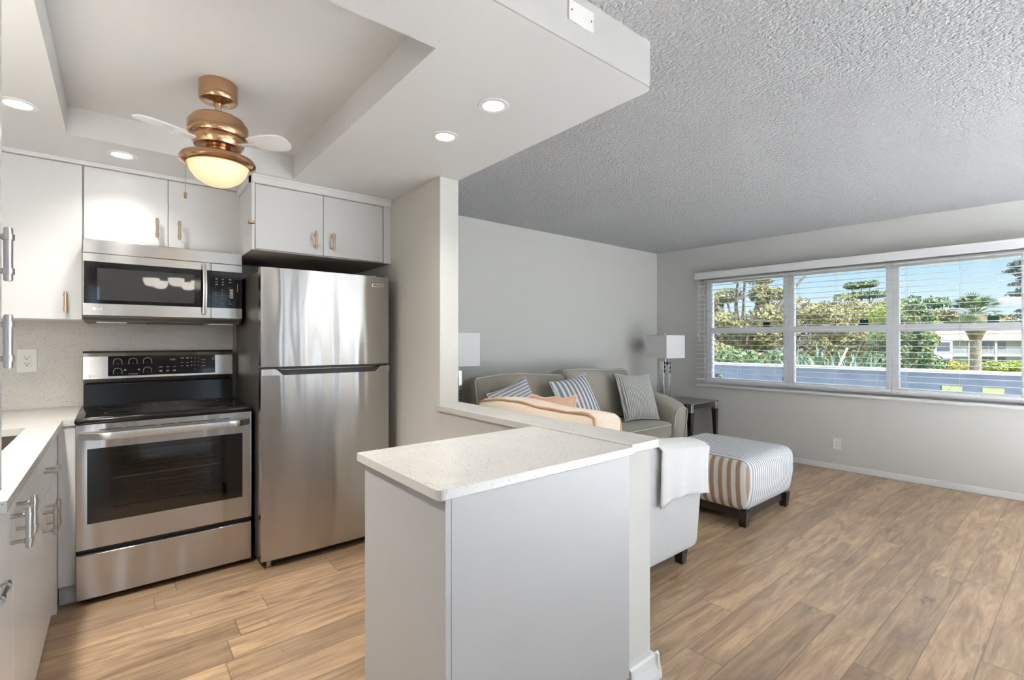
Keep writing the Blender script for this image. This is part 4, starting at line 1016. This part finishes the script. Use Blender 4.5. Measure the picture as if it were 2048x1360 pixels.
def leaves(mb, n, cen, rad, size, rng, shell=.55, aspect=1.7):
    for _ in range(n):
        while True:
            d = Vector((rng.uniform(-1, 1), rng.uniform(-1, 1), rng.uniform(-1, 1)))
            if .05 < d.length <= 1: break
        d = d.normalized() * (shell + (1 - shell) * rng.random()) 
        p = Vector((cen[0] + d.x * rad[0], cen[1] + d.y * rad[1], cen[2] + d.z * rad[2]))
        a = Vector((rng.gauss(0, 1), rng.gauss(0, 1), rng.gauss(0, 1))).normalized(); b = a.orthogonal().normalized(); s = size * rng.uniform(.6, 1.3)
        n0 = len(mb.v); mb.v += [p - a * s * .5 * aspect, p + b * s * .5, p + a * s * .5 * aspect, p - b * s * .5]; mb.f.append((n0, n0 + 1, n0 + 2, n0 + 3))
def tree(name, label, base, trunk_h, tr, clusters, size, m, seed, cat='tree', group=None, nper=500, branches=True, bark=True, twig=.0):
    rng = random.Random(seed); r_ = thing(name, label, cat, (base[0], base[1], GZ), group=group)
    lf = MB(); bk = MB(); x, y = base
    top = Vector((x, y, GZ + trunk_h))
    if bark: bk.tube([(x, y, GZ), (x + .1, y + .05, GZ + trunk_h * .5), top], tr, 8, r1=tr * .6)
    for (dx, dy, dz, rx, ry, rz_) in clusters:
        c = Vector((x + dx, y + dy, GZ + dz))
        leaves(lf, nper, c, (rx, ry, rz_), size, rng)
        if branches: bk.tube([top, (top + c) / 2 + Vector((rng.uniform(-.3, .3), rng.uniform(-.3, .3), .2)), c], tr * .45, 6, r1=tr * .12)
    lf.build('foliage', m, r_, kind='stuff')
    if bark: bk.build('trunk', m_bark, r_, smooth=True)
    return r_
def at(u, d, s=0):      # helper converting (metres sideways, metres ahead) of the viewpoint to ground coordinates
    return (math.cos(THETA) * d + math.sin(THETA) * u, math.sin(THETA) * d - math.cos(THETA) * u)
# big olive oak on the left
rng = random.Random(11); cl = []
for i in range(34):
    su = rng.uniform(-3.6, 2.9); dd = rng.uniform(-2.5, 2.5); z = rng.uniform(4.2, 8.6)
    if z > 8.0 - .25 * max(0, su) and rng.random() < .5: continue
    a_ = at(su, dd); cl.append((a_[0], a_[1], z, rng.uniform(.45, .9), rng.uniform(.45, .9), rng.uniform(.3, .5)))
tree('oak_tree', 'large olive-leaved tree with open crown seen through the left window', at(9.6, 20), 3.6, .26, cl, .095, m_leaf_ol, 5, nper=620)
rng = random.Random(12); cl = []
for i in range(16):
    su = rng.uniform(-1.6, 1.6); a_ = at(su, rng.uniform(-1, 1)); cl.append((a_[0], a_[1], rng.uniform(4.2, 8.4), rng.uniform(.4, .8), rng.uniform(.4, .8), rng.uniform(.3, .6)))
tree('thin_tree', 'thin-leaved tree with wispy top at the left of the middle window', at(15.6, 26.5), 4.4, .10, cl, .085, m_leaf_ol, 6, nper=170)
# hedge-like trees across the middle
spots = [(16.6, 26, 7.3, m_leaf_ol, 'olive bushy tree in the middle window just right of the thin tree'), (22.3, 33, 8.0, m_leaf_ol, 'olive bushy tree at the centre of the middle window'),
         (29.8, 40, 8.4, m_leaf_ol, 'olive bushy tree left of the layered dark tree')]
for i, (su, d, h_, mm, lab) in enumerate(spots):
    rng = random.Random(20 + i); cl = []
    for k in range(13):
        a_ = at(rng.uniform(-2.0, 2.0), rng.uniform(-1, 1)); cl.append((a_[0], a_[1], rng.uniform(3.6, h_ - .5), rng.uniform(.8, 1.2), rng.uniform(.8, 1.2), rng.uniform(.5, .8)))
    tree('bushy_tree', lab, at(su, d), 2.2, .12, cl, .12, mm, 30 + i, nper=520, group='olive trees in the middle window')
cl = []
for k, (z, w) in enumerate(((5.85, 2.7), (6.9, 3.2), (8.1, 3.2), (9.2, 2.4), (10.2, 1.5))):
    for j in (-1, 0, 1): a_ = at(j * w * .55, 0); cl.append((a_[0], a_[1], z + .1 * j, w * .5, w * .5, .32))
tree('layered_tree', 'tall dark tree with layered crown at the right of the middle window', at(33.3, 46.0), 6.0, .26, cl, .20, m_leaf_dk, 41, nper=330)
cl = [(*at(a, 0), z, 1.0, 1.0, .7) for a, z in ((-1.2, 5.0), (0, 5.6), (1.1, 4.9), (.2, 6.6), (-.8, 6.4), (1.0, 6.0))]
tree('lime_tree', 'bright lime-green tree beside the window post, behind the right blind', at(23.4, 29), 2.6, .15, cl, .14, m_leaf_lm, 42, nper=650)
cl = [(*at(a, 0), z, .5, .5, .35) for a, z in ((-.9, 6.2), (0, 6.7), (.9, 7.0), (1.5, 7.0), (-.2, 7.1), (.6, 6.2))]
tree('green_tree', 'mid-green tree with ragged top above the lime-green tree', at(22.6, 27), 4.0, .12, cl, .12, m_leaf_dk, 43, nper=160)
cl = [(*at(a, b), z, 2.6, 2.6, 1.3) for a, b, z in ((-7, 0, 8.4), (-3, 1, 9.6), (1, 0, 10.0), (5, 1, 9.4), (10, 0, 8.8), (15, 2, 9.0), (-1, 0, 7.4), (5, 0, 7.2), (11, 0, 6.6))]
tree('distant_tree_row', 'row of distant hazy green trees above the apartment roof', at(86, 98), 3, .4, cl, .38, m_leaf_ol, 44, nper=800, branches=False)
# shrubs and strap-leaf plants low down
def strap_plant(label, base, n, L, w, m, seed, h0=.3):
    rng = random.Random(seed); r_ = thing('strap_leaf_plant', label, 'plant', (base[0], base[1], GZ), group='strap-leaved plants below the middle window'); b = MB()
    for i in range(n):
        a = rng.uniform(0, 2 * PI); t = rng.uniform(.15, .8); l_ = L * rng.uniform(.6, 1.1); d = Vector((math.cos(a) * math.sin(t), math.sin(a) * math.sin(t), math.cos(t)))
        sd_ = Vector((-math.sin(a), math.cos(a), 0)); p0 = Vector((base[0] + rng.uniform(-.4, .4), base[1] + rng.uniform(-.4, .4), GZ + h0)); pts = []
        for k in range(6):
            q = k / 5; p = p0 + d * l_ * q - Vector((0, 0, 1)) * l_ * .28 * q * q; ww_ = w * (1 - q) ** .6 * (.5 + q if q < .3 else .8)
            pts.append((p - sd_ * ww_, p + sd_ * ww_))
        n0 = len(b.v)
        for a_, c_ in pts: b.v += [a_, c_]
        for k in range(5): b.f.append((n0 + 2 * k, n0 + 2 * k + 1, n0 + 2 * k + 3, n0 + 2 * k + 2))
    b.build('leaves', m, r_)
    MB().cyl((base[0], base[1], GZ), (base[0], base[1], GZ + h0 + .2), .14, .10, 8).build('stem', m_bark, r_)
for i, (su, d, L, h0, lab) in enumerate(((6.75, 11.2, 2.2, 1.2, 'bluish strap-leaved plant low in the middle window, leftmost of its row'), (7.5, 11.4, 2.4, 1.2, 'bluish strap-leaved plant low in the middle window, second from left'),
        (8.3, 11.6, 2.3, 1.1, 'bluish strap-leaved plant low in the middle window, beside the leaning stem'), (9.15, 11.8, 2.2, .9, 'bluish strap-leaved plant behind the post between middle and right window'), (9.9, 12.0, 1.9, .7, 'bluish strap-leaved plant low at the left of the right window'))):
    strap_plant(lab, at(su, d), 70, L * .8, .05, m_leaf_bl, 60 + i, h0 + 2.3)
one(MB().tube([(*at(5.6, 10), GZ), (*at(6.0, 10), -.9), (*at(6.95, 10), 1.15)], .04, 6, r1=.02), 'leaning_stem', mat('pale_stem', (.6, .52, .38), .8), 'pale leaning plant stem crossing the lower middle window', 'plant stem')
cl = [(*at(a, 0), z, .8, .8, .6) for a, z in ((-1.5, 3.8), (-.5, 4.3), (.6, 4.1), (-1.0, 5.0), (.2, 5.2), (1.2, 3.6), (.7, 4.9))]
tree('garden_tree', 'dark leafy garden tree standing before the apartment block at the left', at(19.5, 24.0), 2.4, .12, cl, .11, m_leaf_dk, 45, nper=520)
cl = [(*at(a, 0), z, 0.75, 0.75, .6) for a, z in ((-1.7, 3.9), (-.6, 4.15), (.5, 4.05), (1.5, 3.85))]
tree('garden_hedge', 'green hedge at the foot of the big olive tree', at(6.6, 13), 3.3, .08, cl, .09, m_leaf_dk, 46, nper=700, cat='hedge')
for i, (su, d, r, mm, lab) in enumerate(((64.0, 70, 1.9, m_leaf_yl, 'round yellow shrub in front of the apartment porch'), (69.8, 70, 1.6, m_leaf_lm, 'pale green shrub right of the palm trunk, near the lower windows'), (72.6, 70, 1.7, m_leaf_lm, 'round green shrub at the far right below the apartment windows'))):
    tree('round_shrub', lab, at(su, d), .5, .1, [(0, 0, 1.0, r, r, .9)], .2, mm, 70 + i, cat='shrub', nper=1500, branches=False, bark=False)
# fan palm
px, py = at(53.8, 56.0)
pm = thing('palm_tree', 'fan palm with a brown skirt of fronds in front of the apartment block', 'palm', (px, py, GZ))
MB().tube([(px, py, GZ), (px + .1, py, GZ + 3), (px, py, 3.6)], .55, 12, r1=.5).build('trunk', m_bark, pm, smooth=True)
MB().lathe([(.5, 1.3), (.8, 2.2), (1.45, 3.3), (1.1, 4.1), (.4, 4.6)], (px, py), 14).build('frond_skirt', m_leaf_br, pm, smooth=True)
pf = MB(); rng = random.Random(5); pc = Vector((px, py, 4.4))
for i in range(75):
    a = rng.uniform(0, 2 * PI); t = rng.uniform(-.7, 1.2); d = Vector((math.cos(a) * math.cos(t), math.sin(a) * math.cos(t), math.sin(t))); c = pc + d * rng.uniform(1.2, 2.0)
    sd_ = d.cross(Vector((0, 0, 1))).normalized(); up_ = sd_.cross(d)
    for k in range(9):
        an = (k - 4) * .24; dd = d * math.cos(an) + sd_ * math.sin(an); e1 = c + dd * 1.35 - Vector((0, 0, .35)); w_ = .10
        n0 = len(pf.v); q = dd.cross(up_).normalized() * w_; pf.v += [c - q, c + q, e1]; pf.f.append((n0, n0 + 1, n0 + 2))
    pf.tube([pc, c], .03, 4)
pf.build('fronds', m_leaf_dk, pm)
# pine on the far right
rng = random.Random(9); cl = []
for i in range(20):
    z = rng.uniform(5.4, 9.6); s_ = rng.uniform(-1.9, 1.4) * (1 - (z - 5.4) / 9); a_ = at(s_, rng.uniform(-.8, .8)); cl.append((a_[0], a_[1], z, .75, .75, .16))
tree('pine_tree', 'dark feathery pine at the far right edge of the right window', at(29.3, 26.5), 9.0, .12, cl, .07, m_leaf_pn, 48, nper=420)

# apartment block: local x to the right, local y away
AO = at(0, 80); ab = thing('apartment_block', 'pale two-storey apartment block with railed gallery and pinkish roof', 'building', (AO[0], AO[1], GZ), THETA - PI / 2)
H0 = 0.0; EV = 4.9; SL = 2.5
MB().box(60, 1.6, 0, 100, 11, EV).build('wall', m_stucco2, ab, world=False)
MB().prism([(-.6, EV), (12.6, EV), (8.5, EV + 2.9), (5, EV + 2.9)], 0, 59.5, 100.5).build('roof', m_rooft, ab, world=False)
MB().box(60, -.1, SL - .22, 100, 1.6, SL).build('gallery_slab', m_stucco2, ab, world=False)
rl = MB().box(60, -.08, SL + .95, 100, 0, SL + 1.02)
for i in range(190): x = 60 + i * .21; rl.box(x, -.06, SL, x + .06, -.02, SL + .95)
rl.build('railing', m_stucco2, ab, world=False)
for x in (66.0, 71.6, 75.6, 80.0, 86.0, 92.0): MB().box(x, -.1, 0, x + .35, .25, EV).build('column', m_stucco2, ab, world=False)
for (a, b) in ((61, 64.6), (67.3, 69.5), (77.4, 83.4), (86.5, 88), (90, 94)):
    wdo = MB().box(a, 1.5, SL + .7, b, 1.6, SL + 2.15).build('window', m_dkwin, ab, world=False)
    MB().box(a, 1.46, SL + .66, b, 1.5, SL + .74).box((a + b) / 2 - .06, 1.46, SL + .7, (a + b) / 2 + .06, 1.5, SL + 2.15).build('window_frame', m_stucco2, wdo, world=False)
    wdo = MB().box(a, 1.5, .9, b, 1.6, 2.1).build('window', m_dkwin, ab, world=False)
    MB().box((a + b) / 2 - .06, 1.46, .9, (a + b) / 2 + .06, 1.5, 2.1).build('window_frame', m_stucco2, wdo, world=False)
MB().box(68.6, -1.6, 0, 71.6, 1.6, EV + .2).build('porch_tower', m_bwall, ab, world=False)
MB().box(69.1, -1.66, SL + .7, 71.1, -1.6, SL + 2.1).box(69.1, -1.66, .2, 71.1, -1.6, 2.0).build('tower_opening', m_dkwin, ab, world=False)
hb = thing('low_house', 'pale low building half hidden behind the big olive tree', 'building', (*at(18, 44), GZ), THETA - PI / 2)
MB().box(-6, 0, 0, 6, 8, 2.7).build('wall', m_bwall, hb, world=False)
MB().prism([(-.5, 2.7), (8.5, 2.7), (4, 4.0)], 0, -6.5, 6.5).build('roof', m_rooft, hb, world=False)
for a in (-4, -1, 2): MB().box(a, -.04, .8, a + 1.6, 0, 2.0).build('window', m_dkwin, hb, world=False)
